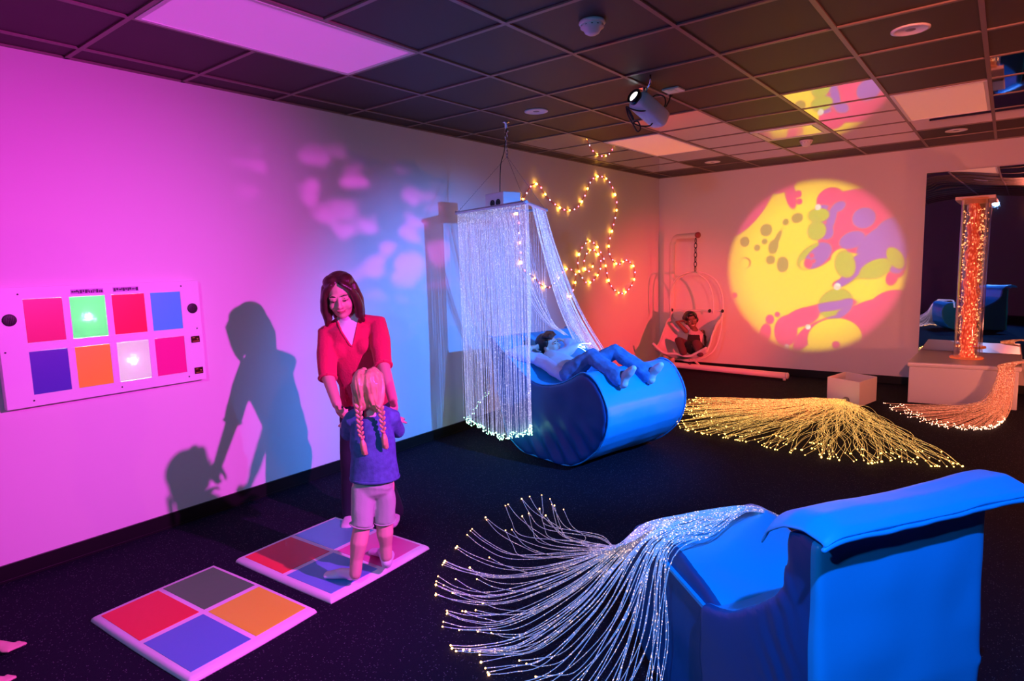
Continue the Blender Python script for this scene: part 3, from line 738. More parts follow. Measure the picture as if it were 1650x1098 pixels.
    for k in range(24):
        f = random.random()*.9; a = L.lerp(N, .55+.45*random.random()); e = rk(-.33+random.uniform(-.03, .03), .50, .95)
        strand(swept, [a, a.lerp(e, .3)+V((0, 0, -.22)), a.lerp(e, .65)+V((0, 0, -.22)), e], .0014, 0, n=3, sub=4)
    for nm, mb in (('front_strands', front), ('back_strands', back), ('swept_strands', swept)):
        o = build(nm, mb, [m_fib_c, m_tip_g], t, recalc=False); o['kind'] = 'stuff'
    # the glowing ends the boy holds
    hd = MB(); p = rk(-.24, .52, .86)
    for k, (dx, dz) in enumerate(((.17, .035), (.10, .0), (.15, -.05))):
        q = p+RD*dx+V((0, 0, dz)); strand(hd, [p, p.lerp(q, .5)+V((0, 0, .01)), q], .002, .008, n=5)
    build('held_ends', hd, [m_tip_g, glow('fibre_tip_white', (1, 1, .9), 10)], t, recalc=False)
curtain()

#=====ROPE=====
def rope_light():
    def c3(L): return [hit(700+x/3.4306, 180+y/3.4306, x=.016) for x, y in L]
    path = c3([(738, 1040), (755, 1010), (770, 975), (781, 925), (770, 888), (740, 868), (708, 885), (688, 915), (656, 955), (630, 972), (590, 960), (568, 932), (530, 900), (500, 882), (482, 850), (474, 805), (474, 755), (468, 690), (465, 630), (460, 585), (450, 545), (468, 510), (488, 482), (512, 448), (540, 405), (575, 405), (602, 442), (638, 490), (678, 524), (710, 540), (745, 546), (778, 538), (808, 508), (832, 462), (850, 408), (878, 370), (910, 358), (948, 372), (980, 410), (1000, 470), (1006, 530), (1000, 585), (984, 642), (968, 700), (964, 752), (974, 805), (1012, 846), (1062, 822), (1098, 855), (1106, 905), (1090, 962), (1045, 1004), (1000, 992), (966, 942), (948, 868), (930, 805), (900, 748), (855, 716), (808, 760), (794, 825), (800, 890), (838, 946), (882, 930), (912, 880), (915, 815), (884, 766), (846, 775), (826, 825), (836, 880), (862, 878), (878, 838)])
    t = thing('rope_light', path[0], 'looping rope light with amber and pink bulbs on the left wall', 'rope light')
    q = crom(path, 6)
    for k, p in enumerate(q): q[k] = p+V((.004*math.sin(k*.35), 0, 0))
    build('rope', MB().tube(q, .0065, n=8), mat('clear_rope', (.55, .22, .2), .25, emit=(1, .12, .06), estr=.14), t)
    cum = [0]
    for a, b in zip(q, q[1:]): cum.append(cum[-1]+(b-a).length)
    n = 98; base = {}
    kinds = [('amber', glow('bulb_amber', (1, .42, .04), 34), .0155), ('pink', glow('bulb_pink', (1, .10, .22), 12), .010), ('amber', MATS['bulb_amber'], .0125), ('lilac', glow('bulb_lilac', (1, .5, .9), 9), .008), ('pink', MATS['bulb_pink'], .009)]
    for k in range(n):
        s = cum[-1]*(k+.5)/n
        i = max(j for j in range(len(cum)) if cum[j] <= s); i = min(i, len(q)-2)
        p = q[i].lerp(q[i+1], (s-cum[i])/(cum[i+1]-cum[i]))+V((.004, 0, 0))
        nm, m, r = kinds[k % 5]
        key = (k % 5)
        if key not in base:
            mb = MB().ell(V((0, 0, 0)), (r*.8, r*.8, r*1.25), n=10, m=8); OFF_o = MB(); 
            me = bpy.data.meshes.new('bulb'); me.from_pydata([tuple(v) for v in mb.v], [], mb.f); me.materials.append(m); base[key] = me
        o = bpy.data.objects.new('bulb', base[key]); COL.objects.link(o); o.parent = t; o.location = p-OFF[t.name]
        dd = (q[i+1]-q[i]).normalized(); o.rotation_mode = 'QUATERNION'; o.rotation_quaternion = dd.to_track_quat('Z', 'Y')
        OFF[o.name] = p
rope_light()

#=====ROCKERS=====
m_vin = mat('blue_vinyl', (.010, .44, .86), .38, .5, bump=.10, bscale=9, detail=3)
m_vin_shade = mat('blue_vinyl_painted_shade', (.003, .09, .30), .42, .4, bump=.12, bscale=8, detail=3)  # same blue vinyl darkened: shade of the sides painted into its colour
def soft(profile, n=5):
    return profile
def boy_rocker():
    prof = [(-.80, .945), (-.745, .95), (-.60, .845), (-.452, .745), (-.36, .685), (-.233, .628), (-.12, .612), (0, .625), (.10, .652), (.20, .70), (.28, .745), (.335, .757), (.40, .738), (.46, .69), (.515, .61), (.55, .53), (.558, .46), (.55, .385), (.52, .30), (.47, .225), (.40, .155), (.31, .085), (.20, .03), (.10, .004), (-.10, .004), (-.28, .006), (-.40, .02), (-.50, .07), (-.585, .145), (-.65, .36), (-.73, .66)]
    W = .97
    mb = MB().prism([rk(u, .0, z) for u, z in prof], RN*W)
    t = thing('soft_rocker', rk(-.05, W/2, 0), 'wide blue vinyl soft rocker holding the reclining boy', 'soft rocker', 'blue vinyl soft rockers')
    def uw(p): q = p-RO; return q.dot(RD), q.dot(RN), p.z
    def disp(p):
        u, w, z = uw(p); d = V()
        if w < .06:
            k = max(0, min(1, (.42-z)/.3))*max(0, min(1, (u+.45)/.3)); fold = math.sin((u*1.0+z*.75)*34)
            d -= RN*(.016*k*fold)
        if u > .1 and .05 < w < W-.05: d += RD*(.004*math.sin(w*9+z*5))
        return d + V((mnoise.noise(p*7), mnoise.noise(p*7+V((5, 1, 2))), mnoise.noise(p*7+V((2, 7, 3)))))*.005
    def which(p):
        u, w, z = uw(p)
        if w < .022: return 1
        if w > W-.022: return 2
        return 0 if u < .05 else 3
    res = split_blob([('backrest', m_vin), ('side_panel', m_vin_shade), ('side_panel', m_vin_shade), ('foot_roll', m_vin)], mb, t, .016, 5, which, disp, (RD, RN, UPZ))
    pipe = MB()
    for w in (.018, W-.018):
        pts = [rk(u, w, z) for u, z in [(x+(.006 if x > .1 else -.004 if x < -.5 else 0), max(.009, zz+(.004 if zz > .3 else 0))) for x, zz in prof]]
        pipe.tube(crom(pts[:], 3), .006, n=6)
    build('piping', pipe, m_vin, t)
boy_rocker()

FP = hit(1320, 880, z=.859); FD = V((-.856, .517, 0)).normalized(); FN = V((-FD.y, FD.x, 0))
if FN.y < 0: FN = -FN
def rf(u, w, z): return V((FP.x, FP.y, 0))+FD*u+FN*w+V((0, 0, z))
HN2 = hit(1165, 990, z=.47)
def hump_pt(q, w, z): return V((HN2.x, HN2.y, 0))+FD*q+FN*w+V((0, 0, z))
HPROF = [(-.02, .455), (.10, .515), (.22, .565), (.30, .592), (.37, .60), (.44, .588), (.52, .545), (.57, .48), (.595, .40), (.59, .28), (.55, .16), (.46, .06), (.34, .012), (-.02, .012)]
def front_rocker():
    W = .62
    t = thing('soft_rocker', rf(.4, W/2, 0), 'blue vinyl soft rocker seen from behind at bottom right', 'soft rocker', 'blue vinyl soft rockers')
    prof = [(0, .01), (-.012, .40), (0, .86), (.05, .872), (.105, .862), (.112, .776), (.122, .70), (.155, .648), (.24, .572), (.33, .505), (.40, .482), (.46, .47), (.475, .40), (.46, .20), (.40, .02)]
    mb = MB().prism([rf(u, 0, z) for u, z in prof], FN*W)
    def uw(p): q = p-V((FP.x, FP.y, 0)); return q.dot(FD), q.dot(FN), p.z
    def disp(p):
        u, w, z = uw(p); d = V()
        if w < .06:
            k = max(0, min(1, (u-.02)/.1))*max(0, min(1, (.25-u)/.12))
            d -= FN*(.0022*k*math.sin((z*1.0-u*1.6)*60+3*mnoise.noise(p*9)))
        return d+V((mnoise.noise(p*6), mnoise.noise(p*6+V((5, 1, 2))), mnoise.noise(p*6+V((2, 7, 3)))))*.005
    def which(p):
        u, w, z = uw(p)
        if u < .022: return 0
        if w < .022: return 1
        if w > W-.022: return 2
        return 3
    split_blob([('back_panel', m_vin), ('side_panel', m_vin_shade), ('side_panel', m_vin_shade), ('seat', m_vin)], mb, t, .014, 5, which, disp, (FD, FN, UPZ))
    # loose cushion cover lying over the top edge, with a ragged hem
    def cov(u, v):   # u across the width (0 near), v from the back hem over the top to the seat side
        w = -.035+u*(W+.14)
        hem = .012*mnoise.noise(V((u*9, 2, 0)))
        q = [(-.045, .884+hem*.6), (-.052, .896), (-.035, .910), (.02, .925), (.09, .918), (.145, .885), (.165, .85+.01*math.sin(u*9))]
        f = v*(len(q)-1); i = min(int(f), len(q)-2); a, b = q[i], q[i+1]; g = f-i
        x = a[0]+(b[0]-a[0])*g; z = a[1]+(b[1]-a[1])*g
        e = max(0, 1-u/.10); z -= .035*e*e*(.3+v*1.2)
        if v < .3: x -= .02*max(0, (u-.75)/.25)
        z += .005*math.sin(u*7+1)*(.5+v*.5)+.004*mnoise.noise(V((u*6, v*5, 3)))
        return rf(x, w, z)
    mb = MB().grid(cov, 50, 26)
    o = build('headrest_cover', mb, m_vin, t, recalc=True); s = o.modifiers.new('solid', 'SOLIDIFY'); s.thickness = .008; s.offset = -1; ss = o.modifiers.new('sub', 'SUBSURF'); ss.levels = 1; ss.render_levels = 1
    hem = MB().tube([cov(i/50, .04)+V((0, 0, -.004)) for i in range(51)], .0075, n=6); build('hem_piping', hem, m_vin, t)
    for u_, r in ((.55, .020), (.60, .016), (.86, .026)):
        p = cov(u_, .02)+V((0, 0, -.018))+FD*.03; a_ = (FN+UPZ*.35).normalized()
        build('hook_fastener', MB().ell(p, (r, .006, .008), (a_, FD, FD.cross(a_))), m_vin, t)
    mb = MB().prism([hump_pt(q, 0, z) for q, z in HPROF], FN*.50)
    def d2(p):
        q = p-V((HN2.x, HN2.y, 0)); u = q.dot(FD); w = q.dot(FN)
        return V((mnoise.noise(p*6), mnoise.noise(p*6+V((5, 1, 2))), mnoise.noise(p*6+V((2, 7, 3)))))*.007+V((0, 0, .006*math.sin(u*22+w*14)*max(0, 1-u/.2)))
    def hw(p):
        w = (p-V((HN2.x, HN2.y, 0))).dot(FN); return 1 if w < .018 else 0
    split_blob([('foot_bolster', m_vin), ('bolster_side', m_vin_shade)], mb, t, .014, 5, hw, d2, (FD, FN, UPZ))
    tri = MB().prism([hump_pt(.0, -.012, .44), hump_pt(.26, -.012, .50), hump_pt(.36, -.012, .53), hump_pt(.36, -.012, .515), hump_pt(.02, -.012, .43)], FN*.014)
    build('seam_flap', tri, m_vin, t)
    cu = MB()
    cu.ell(hump_pt(-.05, .33, .462), (.11, .20, .035), (FD, FN, V((0, 0, 1))))
    blob('seat_cushion', cu, m_vin, t, .01, 3)
front_rocker()

def front_fibres():
    random.seed(21)
    src = hit(1212, 823, z=.622)
    t = thing('fibre_optic_bundle', V((src.x, src.y, 0)), 'pale fibre optic bundle draped over the nearest blue rocker, tips fanned to the left', 'fibre optics')
    tips = [(880, 800), (866, 797), (835, 806), (808, 818), (770, 842), (748, 868), (720, 900), (712, 912), (702, 940), (703, 950), (700, 980), (722, 985), (712, 1008), (728, 1045), (735, 1050), (750, 1048), (778, 1070), (790, 1092), (800, 1125), (850, 1150), (900, 1165), (940, 1175), (990, 1185), (1030, 1190), (1055, 1170)]
    edge = [(992, 878), (992, 884), (1000, 880), (1010, 874), (1018, 870), (1030, 868), (1045, 872), (1060, 880), (1075, 892), (1100, 912)]
    def along(L, f, z):
        s = f*(len(L)-1); i = min(int(s), len(L)-2); g = s-i
        return hit(L[i][0]+(L[i+1][0]-L[i][0])*g, L[i][1]+(L[i+1][1]-L[i][1])*g, z=z)
    top = [(1040, 846), (1060, 842), (1080, 838), (1100, 836), (1120, 840), (1140, 848), (1150, 862)]
    N = 96
    for k in range(N):
        f = (k+random.uniform(-.5, .5))/N; f = min(max(f, 0), 1)
        fc = round(f*26)/26 if random.random() < .65 else f; fc = min(max(fc+random.uniform(-.008, .008), 0), 1)
        e = along(tips, fc, .008); 
        if random.random() < .5: e = src.lerp(e, random.uniform(.82, .99)); e.z = .008+.01*random.random()
        b = along(edge, min(1, f*.85+.15*random.random()), .565); a = along(top, min(1, max(0, f+random.uniform(-.1, .1))), .62)
        a += V((0, 0, .006*random.random())); s0 = src+V((random.uniform(-.012, .012), random.uniform(-.012, .012), random.uniform(0, .014)))
        tail = hit(1262, 835, z=.50)+V((random.uniform(-.01, .01), random.uniform(-.01, .01), 0))
        d = e-b; side = V((-d.y, d.x, 0)).normalized(); am = .045*d.length
        j1, j2 = random.uniform(-am, am), random.uniform(-am, am)
        p1 = b+d*.3+side*j1; p1.z = b.z*(.60-.14*f); p2 = b+d*.62+side*j2; p2.z = b.z*(.20-.12*f)+.012
        pts = [tail, s0, s0.lerp(a, .5)+V((0, 0, .012)), a, b, p1, p2, b+d*.85+side*(j2*.4)+V((0, 0, -(b+d*.85).z+.016+.02*random.random())), e]
        mb = MB(); strand(mb, pts, .0017, .0036 if random.random() < .7 else .005, n=5, sub=6)
        build('fibre_strand', mb, [m_fib_b, m_tip_w], t, recalc=False)
front_fibres()
#=====SWING=====
m_pipe = mat('white_steel_tube', (.75, .70, .68), .35)
m_cloth_s = mat('canvas_sling', (.72, .62, .60), .8, bump=.2, bscale=30)
def swing():
    Y = 8.1; hang = hit(1121, 402, y=Y); pb = V((.30, 8.48, 0)); top = 1.875
    t = thing('swing_stand', pb, 'white tubular steel swing stand by the back corner', 'swing stand')
    aend = V((hang.x+.035, Y-.02, top))
    post = crom([pb+V((0, 0, .03)), V((pb.x, pb.y, 1.0)), V((pb.x+.002, pb.y, 1.70)), V((pb.x+.03, pb.y-.02, 1.81)), V((pb.x+.10, pb.y-.07, top)), pb.lerp(aend, .6)*1+V((0, 0, top-pb.lerp(aend, .6).z)), aend], 6)
    build('post', MB().tube(post, .036, n=16, cap='flat'), m_pipe, t)
    build('end_cap', MB().lathe(aend, [(.039, -.01), (.04, .012), (.03, .02)], axis=(aend-post[-5]).normalized()*V((1, 1, 0)).length/1.414, n=16), mat('cap_maroon', (.25, .04, .05), .4), t)
    R = hit(1268, 606, z=.06); L = V((pb.x-.14, pb.y+.02, .06))
    build('base_rail', MB().tube([L, V((pb.x, pb.y, .06)), R], .04, n=16, cap='flat'), m_pipe, t)
    build('end_cap', MB().lathe(R, [(.041, -.01), (.042, .01), (.03, .018)], axis=(R-L).normalized(), n=16), m_pipe, t)
    build('foot', MB().tube([V((R.x-.03, R.y, .03)), V((R.x-.03, R.y, 0))], .02, n=10, cap='flat'), m_pipe, t)
    b1 = hit(1063, 578, z=.10); b1.y = min(b1.y, 8.6); b1.x = max(b1.x, .06)
    build('brace', MB().tube([V((pb.x, pb.y-.03, .52)), V((.13, 8.30, .05))], .016, n=10), m_pipe, t)
    build('brace', MB().tube([V((pb.x+.02, pb.y-.03, .42)), V((pb.x+.42, pb.y-.035, .09))], .014, n=10), m_pipe, t)
    # hanging seat
    s = thing('hanging_swing_seat', V((hang.x, Y, 0)), 'canvas hammock swing seat hung by a chain, with a girl in it', 'swing seat')
    bow = V((hang.x-.005, Y, 1.405)); ch = MB(); n = 7; a0 = hang+V((0, 0, .14)); 
    for k in range(n):
        c = a0.lerp(bow, (k+.5)/n); ax = V((1, .2, 0)).normalized() if k % 2 else V((.2, 1, 0)).normalized(); h = (a0-bow).length/n*.62
        ch.tube([c+ax*(.016*math.sin(a))+V((0, 0, h*math.cos(a))) for a in [2*PI*q/14 for q in range(15)]], .0055, n=6)
    build('chain', ch, m_dark, s)
    xc, hw = hang.x-.02, .352
    def arch(y, dz, w): return crom([V((xc-w, y+.06, .87+dz)), V((xc-w*.99, y+.04, 1.08)), V((xc-w*.78, y+.02, 1.27)), V((xc-w*.35, y, 1.375)), bow+V((0, 0, -.012)), V((xc+w*.35, y, 1.375)), V((xc+w*.78, y+.02, 1.27)), V((xc+w*.99, y+.04, 1.08)), V((xc+w, y+.06, .87+dz))], 6)
    build('bow_frame', MB().tube(arch(Y+.04, 0, hw), .012, n=10), m_pipe, s)
    build('bow_frame', MB().tube(arch(Y-.14, 0, hw-.06), .009, n=10), m_pipe, s)
    build('top_bar', MB().tube([V((xc-hw, Y+.1, .872)), V((xc+hw, Y+.1, .876))], .013, n=10), m_pipe, s)
    kn = MB()
    for x in (xc-hw, xc+hw-.17, xc+hw): kn.ell(V((x, Y+.09, .876)), (.02, .025, .024), n=10, m=8)
    build('corner_clamps', kn, m_black, s)
    pr = [(Y+.10, .865), (Y+.085, .62), (Y+.03, .42), (Y-.10, .305), (Y-.26, .275), (Y-.40, .31), (Y-.45, .34)]
    def sl(u, v):
        f = v*(len(pr)-1); i = min(int(f), len(pr)-2); g = f-i; g = g*g*(3-2*g)*.5+g*.5
        y = pr[i][0]+(pr[i+1][0]-pr[i][0])*g; z = pr[i][1]+(pr[i+1][1]-pr[i][1])*g
        x = 2*u-1; w = hw*(1-.02*v)+.06*max(0, v-.6)
        lift = .40*math.sin(PI*min(1, v*1.02))**1.2*(1-.72*max(0, v-.5)*2*1.0)
        lift = max(lift, .12*max(0, (v-.6)/.4))
        z += max(0, lift)*abs(x)**2.6 + .012*math.sin(x*7+v*9)*v
        return V((xc+w*x*(1-.05*abs(x)**2*v), y-.04*abs(x)**2*v, z))
    o = build('sling', MB().grid(sl, 40, 40), m_cloth_s, s); so = o.modifiers.new('solid', 'SOLIDIFY'); so.thickness = .012
    build('edge_roll', MB().tube([sl(i/40, 1) for i in range(41)], .018, n=8), m_cloth_s, s)
    build('edge_roll', MB().tube([sl(0, j/40) for j in range(41)], .012, n=8), m_cloth_s, s)
    build('edge_roll', MB().tube([sl(1, j/40) for j in range(41)], .012, n=8), m_cloth_s, s)
    ring = crom([V((xc-hw, Y+.09, .86)), V((xc-hw*1.02, Y-.02, .60)), V((xc-hw*.85, Y-.15, .36)), V((xc-hw*.3, Y-.2, .245)), V((xc+hw*.3, Y-.2, .245)), V((xc+hw*.9, Y-.15, .37)), V((xc+hw*1.03, Y-.02, .60)), V((xc+hw, Y+.09, .86))], 6)
    build('seat_frame', MB().tube(ring, .011, n=8), m_pipe, s)
    tie = MB().tube([V((xc+.02, Y-.2, .245)), V((xc+.0, Y-.2, .20))], .006, n=6).tube(crom([V((xc+.0, Y-.2, .20)), V((xc+.03, Y-.2, .185)), V((xc+.05, Y-.2, .215)), V((xc+.02, Y-.2, .24))], 4), .005, n=6)
    build('tie', tie, m_dark, s)
    return xc, Y
SWX, SWY = swing()
#=====PEOPLE=====
UPZ = V((0, 0, 1))
m_eye = mat('eye_white', (.8, .78, .76), .2); m_iris = mat('eye_dark', (.02, .012, .01), .2); m_lip = mat('lips', (.50, .12, .12), .4)
def skin(name, c): return mat(name, c, .5, .4, bump=.03, bscale=120)
m_skin_a = skin('skin_light', (.74, .38, .30)); m_skin_b = skin('skin_tan', (.68, .44, .34)); m_skin_c = skin('skin_brown', (.22, .10, .065)); m_skin_d = skin('skin_fair', (.74, .44, .36))
def hairmat(n, c): return mat(n, c, .35, .6, bump=.5, bscale=60, stretch=(1, 1, .12), var=.3, vscale=30)

def axes3(f, up):
    f = f.normalized(); r = f.cross(up).normalized(); return r, f, r.cross(f).normalized()

def head(mb, ex, c, f, up, s, smile=0., look=-.2, ears=True, closed=False):
    r, f, u = axes3(f, up); A = (r, f, u)
    P = lambda x, y, z: c+(r*x+f*y+u*z)*s
    def E(x, y, z, a, b, d, m=None, axes=A): (mb if m is None else ex).ell(P(x, y, z), (a*s, b*s, d*s), axes, mi=m or 0, n=16, m=10)
    E(0, -.014, .028, .076, .094, .088); E(0, .026, -.03, .063, .066, .084); E(0, .05, -.09, .030, .034, .026); E(0, .03, -.075, .05, .05, .04)
    for q in (-1, 1):
        E(q*.036, .062, -.034, .026, .026, .028); E(q*.03, .078, .022, .026, .012, .009)
        E(q*.009, .099, -.034, .010, .011, .009)
        if ears: E(q*.078, -.008, -.012, .011, .022, .032)
        E(q*.031, .074, .002, .0135, .014, .0085, 1); E(q*.031+.001, .083, .002+look*.004, .0062, .0062, .0062, 2)
        ex.tube([P(q*.016, .0965, .0255), P(q*.032, .0945, .0295), P(q*.049, .082, .0245)], [.0022*s, .0032*s, .0018*s], n=6, mi=2)
        ex.tube([P(q*.017, .0865, .0065), P(q*.031, .0905, .0105), P(q*.046, .0825, .006)], [.0015*s, .002*s, .0015*s], n=5, mi=2)
        if closed:
            mb.tube([P(q*.017, .080, .006), P(q*.031, .084, .006), P(q*.046, .076, .005)], [.009*s, .0105*s, .008*s], n=8)
            ex.tube([P(q*.017, .0875, -.001), P(q*.031, .0935, -.004), P(q*.046, .0825, -.001)], [.0014*s, .0022*s, .0014*s], n=5, mi=2)
        mb.tube([P(q*.016, .083, .011), P(q*.031, .087, .0165), P(q*.047, .079, .010)], .0055*s, n=6)
    mb.tube([P(0, .088, .015), P(0, .103, -.012), P(0, .112, -.03)], [.008*s, .010*s, .0125*s], n=10)
    mb.tube([P(-.022, .077, -.062), P(0, .088, -.063), P(.022, .077, -.062)], [.006*s, .010*s, .006*s], n=8)
    w = .023+.006*smile
    ex.tube([P(-w, .081, -.060+.007*smile), P(-w*.5, .0925, -.0595), P(0, .0965, -.061), P(w*.5, .0925, -.0595), P(w, .081, -.060+.007*smile)], [.0018*s, .0036*s, .004*s, .0036*s, .0018*s], n=6, mi=3)
    ex.tube([P(-w*.8, .083, -.064), P(0, .0945, -.0685), P(w*.8, .083, -.064)], [.002*s, .0048*s, .002*s], n=6, mi=3)
    return P, A

def hand(mb, w, d, pn, s=1., curl=.5, thumb=1, spread=.12):
    """wrist, finger direction, palm normal; fingers bend towards the palm side"""
    d = d.normalized(); pn = (pn-d*pn.dot(d)).normalized(); sd = d.cross(pn).normalized()*thumb
    mb.tube([w-d*.02*s, w+d*.02*s, w+d*.05*s, w+d*.085*s], [(.026*s, .018*s), (.030*s, .016*s), (.039*s, .015*s), (.037*s, .012*s)], n=12, side=sd)
    for k, (o, L) in enumerate(((.028, .072), (.0095, .080), (-.0095, .074), (-.027, .058))):
        p = w+d*(.083*s)+sd*(o*s); a = 0; q = [p-d*.015*s, p]; dd = (d+sd*(o/.028*spread)).normalized()
        for j, (l, b) in enumerate(((.45, .55), (.32, .85), (.23, .6))):
            a += b*curl*(1+.08*k); v = dd*math.cos(a)+pn*math.sin(a); p = p+v*(L*l*s); q.append(p)
        mb.tube(q, [.0095*s, .0095*s, .0088*s, .008*s, .0068*s], n=8)
    b = w+d*.022*s+sd*.026*s
    t1 = b+(d*.55+sd*.75+pn*.25).normalized()*.036*s; t2 = t1+(d*.85+sd*.25+pn*.45*(.5+curl)).normalized()*.030*s; t3 = t2+(d*.9+pn*.6*(.3+curl)).normalized()*.022*s
    mb.tube([b-sd*.012*s, b, t1, t2, t3], [.012*s, .0125*s, .011*s, .0098*s, .0078*s], n=8)

def foot_shape(mb, ankle, heel, toe, s=1., up=UPZ):
    """sock-covered foot: ankle above, sole from heel to toe"""
    d = (toe-heel).normalized(); sd = d.cross(up).normalized(); L = (toe-heel).length
    mb.tube([ankle+up*.05*s, ankle, heel.lerp(toe, .12)+up*.03*s], [.033*s, .034*s, .036*s], n=12)
    mb.tube([heel+d*.03*s+up*.032*s, heel+d*L*.35+up*.036*s, heel+d*L*.62+up*.027*s, heel+d*L*.88+up*.02*s], [(.030*s, .032*s), (.033*s, .034*s), (.040*s, .026*s), (.035*s, .019*s)], n=12, side=sd)
    mb.tube([ankle+up*.01*s, heel.lerp(toe, .45)+up*.04*s], [.033*s, .028*s], n=10)

TO = lambda px, py, t: hit(px, py, t=t)
def woman():
    t0 = hit(590, 830, z=0.)
    ft1 = hit(563, 841, z=.03); ft2 = hit(634, 838, z=.03)
    base = (ft1+ft2)/2; base.z = 0
    T = thing('person', base, 'woman in red sweater leaning forward, holding the pigtailed girl by the hands', 'person')
    hc = TO(549, 477, 3.57); hipc = TO(591, 664, 3.83); chest = TO(568, 555, 3.70); waist = TO(588, 626, 3.80); neck = TO(561, 507, 3.66)
    shR, shL = TO(526, 536, 3.67), TO(608, 521, 3.70)
    elR, wrR = TO(528, 606, 3.53), TO(543, 652, 3.36); haR = TO(549, 676, 3.27)
    elL, wrL = TO(617, 586, 3.54), TO(633, 645, 3.33); haL = TO(640, 672, 3.24)
    kneeR, ankR = TO(566, 752, 3.83), TO(563, 826, 3.87); kneeL, ankL = TO(608, 748, 3.81), TO(630, 824, 3.83)
    ankR = V((ft1.x, ft1.y, .09))-FW*-.06; ankL = V((ft2.x, ft2.y, .09))-FW*-.06
    sd = (shR-shL).normalized(); ax = (neck-waist).normalized(); fr = ax.cross(sd).normalized()
    if fr.dot(-FW) < 0: fr = -fr
    back = fr*-.02
    body = MB(); ex = MB()
    f = (-FW*.92 + RT*.14 - UPZ*.36); up = UPZ*.94 - RT*.05 + (-FW)*.30
    P, A = head(body, ex, hc, f, up, 1.02, smile=.6, look=-.9, closed=True)
    body.tube([neck-ax*.05, neck+ax*.02, P(0, -.02, -.06)], [.055, .046, .05], n=14)
    body.tube([hipc, waist, chest, neck-ax*.04], [(.13, .09), (.115, .075), (.13, .09), (.08, .06)], n=20, side=sd)
    for s_, e_, w_, h_, q in ((shR, elR, wrR, haR, -1), (shL, elL, wrL, haL, 1)):
        body.tube([s_, e_, w_], [.045, .037, .026], n=12)
        hand(body, w_, h_-w_, (-FW*-.2 + UPZ*.5 - RT*q*.8), .92, curl=1.0, thumb=q)
    for a_, k_, n_ in ((hipc+sd*.07, kneeR, ankR), (hipc-sd*.07, kneeL, ankL)): body.tube([a_, k_, n_], [.07, .05, .036], n=12)
    blob('body', body, [m_skin_a, m_eye, m_iris, m_lip], T, .0062, 4, extra=ex)
    # hair: dark bob with the ends turned out
    hb = MB(); E = lambda x, y, z, a, b, d: hb.ell(P(x, y, z), (a, b, d), A)
    E(0, -.036, .042, .092, .098, .092); E(0, -.06, -.02, .096, .068, .11); E(-.03, -.005, .085, .055, .07, .042); E(.035, .0, .085, .05, .068, .04)
    for q in (-1, 1):
        hb.tube([P(q*.028, .068, .088), P(q*.066, .062, .055), P(q*.084, .045, .0), P(q*.092, .035, -.06), P(q*.086, .032, -.115), P(q*.100, .03, -.150)], [(.022, .014), (.026, .018), (.028, .024), (.034, .028), (.034, .026), (.014, .012)], n=10, side=f)
        hb.tube([P(q*.07, -.01, .05), P(q*.088, -.01, -.03), P(q*.088, -.015, -.10), P(q*.10, -.02, -.155)], [.03, .034, .03, .01], n=10)
        hb.tube([P(q*.04, -.08, .0), P(q*.05, -.085, -.08), P(q*.055, -.085, -.15)], [.045, .045, .02], n=10)
    hb.tube([P(0, -.09, .0), P(0, -.09, -.08), P(0, -.09, -.15)], [.05, .045, .02], n=10)
    blob('hair', hb, hairmat('hair_dark_brown', (.055, .018, .014)), T, .006, 3)
    # sweater with short sleeves, white shirt in the neck opening
    sw = MB()
    hem = TO(589, 640, 3.81)
    sw.tube([hem-ax*.0, waist+ax*.06, chest, chest.lerp(neck, .55), neck-ax*.045], [(.150, .108), (.147, .108), (.168, .122), (.148, .10), (.075, .07)], n=24, side=sd, cap='round')
    sw.ell(chest+fr*.07+sd*.065-ax*.0, (.062, .06, .06)); sw.ell(chest+fr*.07-sd*.065, (.062, .06, .06))
    for s_, e_, q in ((shR, elR, 1), (shL, elL, -1)):
        sw.tube([neck-ax*.055+sd*(q*.05), s_-ax*.012-sd*(q*.004), s_.lerp(e_, .5), e_.lerp(s_, .02)], [.054, .064, .060, .050], n=14)
    nb = neck-ax*.02
    def which(p):
        v = p-nb; d = -v.dot(ax); x = v.dot(sd); fwd = v.dot(fr)
        return 1 if (fwd > .0 and -.03 < d < .135 and abs(x) < .062-d*.42) else 0
    m_sw = mat('red_knit', (.70, .025, .09), .85, .2, bump=.3, bscale=90, sheen=.2)
    parts = split_blob([('sweater', m_sw), ('undershirt', mat('white_cotton', (.85, .84, .85), .8))], sw, T, .0062, 4, which, wrinkle(.006, 11, 1))
    from mathutils.bvhtree import BVHTree
    allv, allf = [], []
    for o_ in parts:
        if o_ is None: continue
        b_ = len(allv); allv += [v.co + OFF[o_.name] for v in o_.data.vertices]; allf += [[i+b_ for i in p.vertices] for p in o_.data.polygons]
    tree = BVHTree.FromPolygons(allv, allf); vl = []
    for k in range(-16, 17):
        d_ = .138-abs(k)/16*.165; x_ = (.064-.42*d_)*(1 if k >= 0 else -1)
        if abs(k) < 1: x_ = 0
        h_ = tree.ray_cast(nb-ax*d_+sd*x_+fr*.4, -fr)
        if h_[0] is not None: vl.append(h_[0])
    build('neck_trim', MB().tube(vl, .0062, n=8), m_sw, T)
    for e_, s_ in ((elR, shR), (elL, shL)):
        d = (s_-e_).normalized(); p = e_.lerp(s_, -.05); x, y = frame_of(d)
        build('sleeve_cuff', MB().tube([p+(x*math.cos(a)+y*math.sin(a))*.047 for a in [2*PI*k/20 for k in range(21)]], .008, n=8, cap=None), m_sw, T)
    pa = MB()
    pa.tube([hipc+ax*.07, hipc, hipc-UPZ*.09], [(.135, .10), (.155, .115), (.13, .10)], n=20, side=sd)
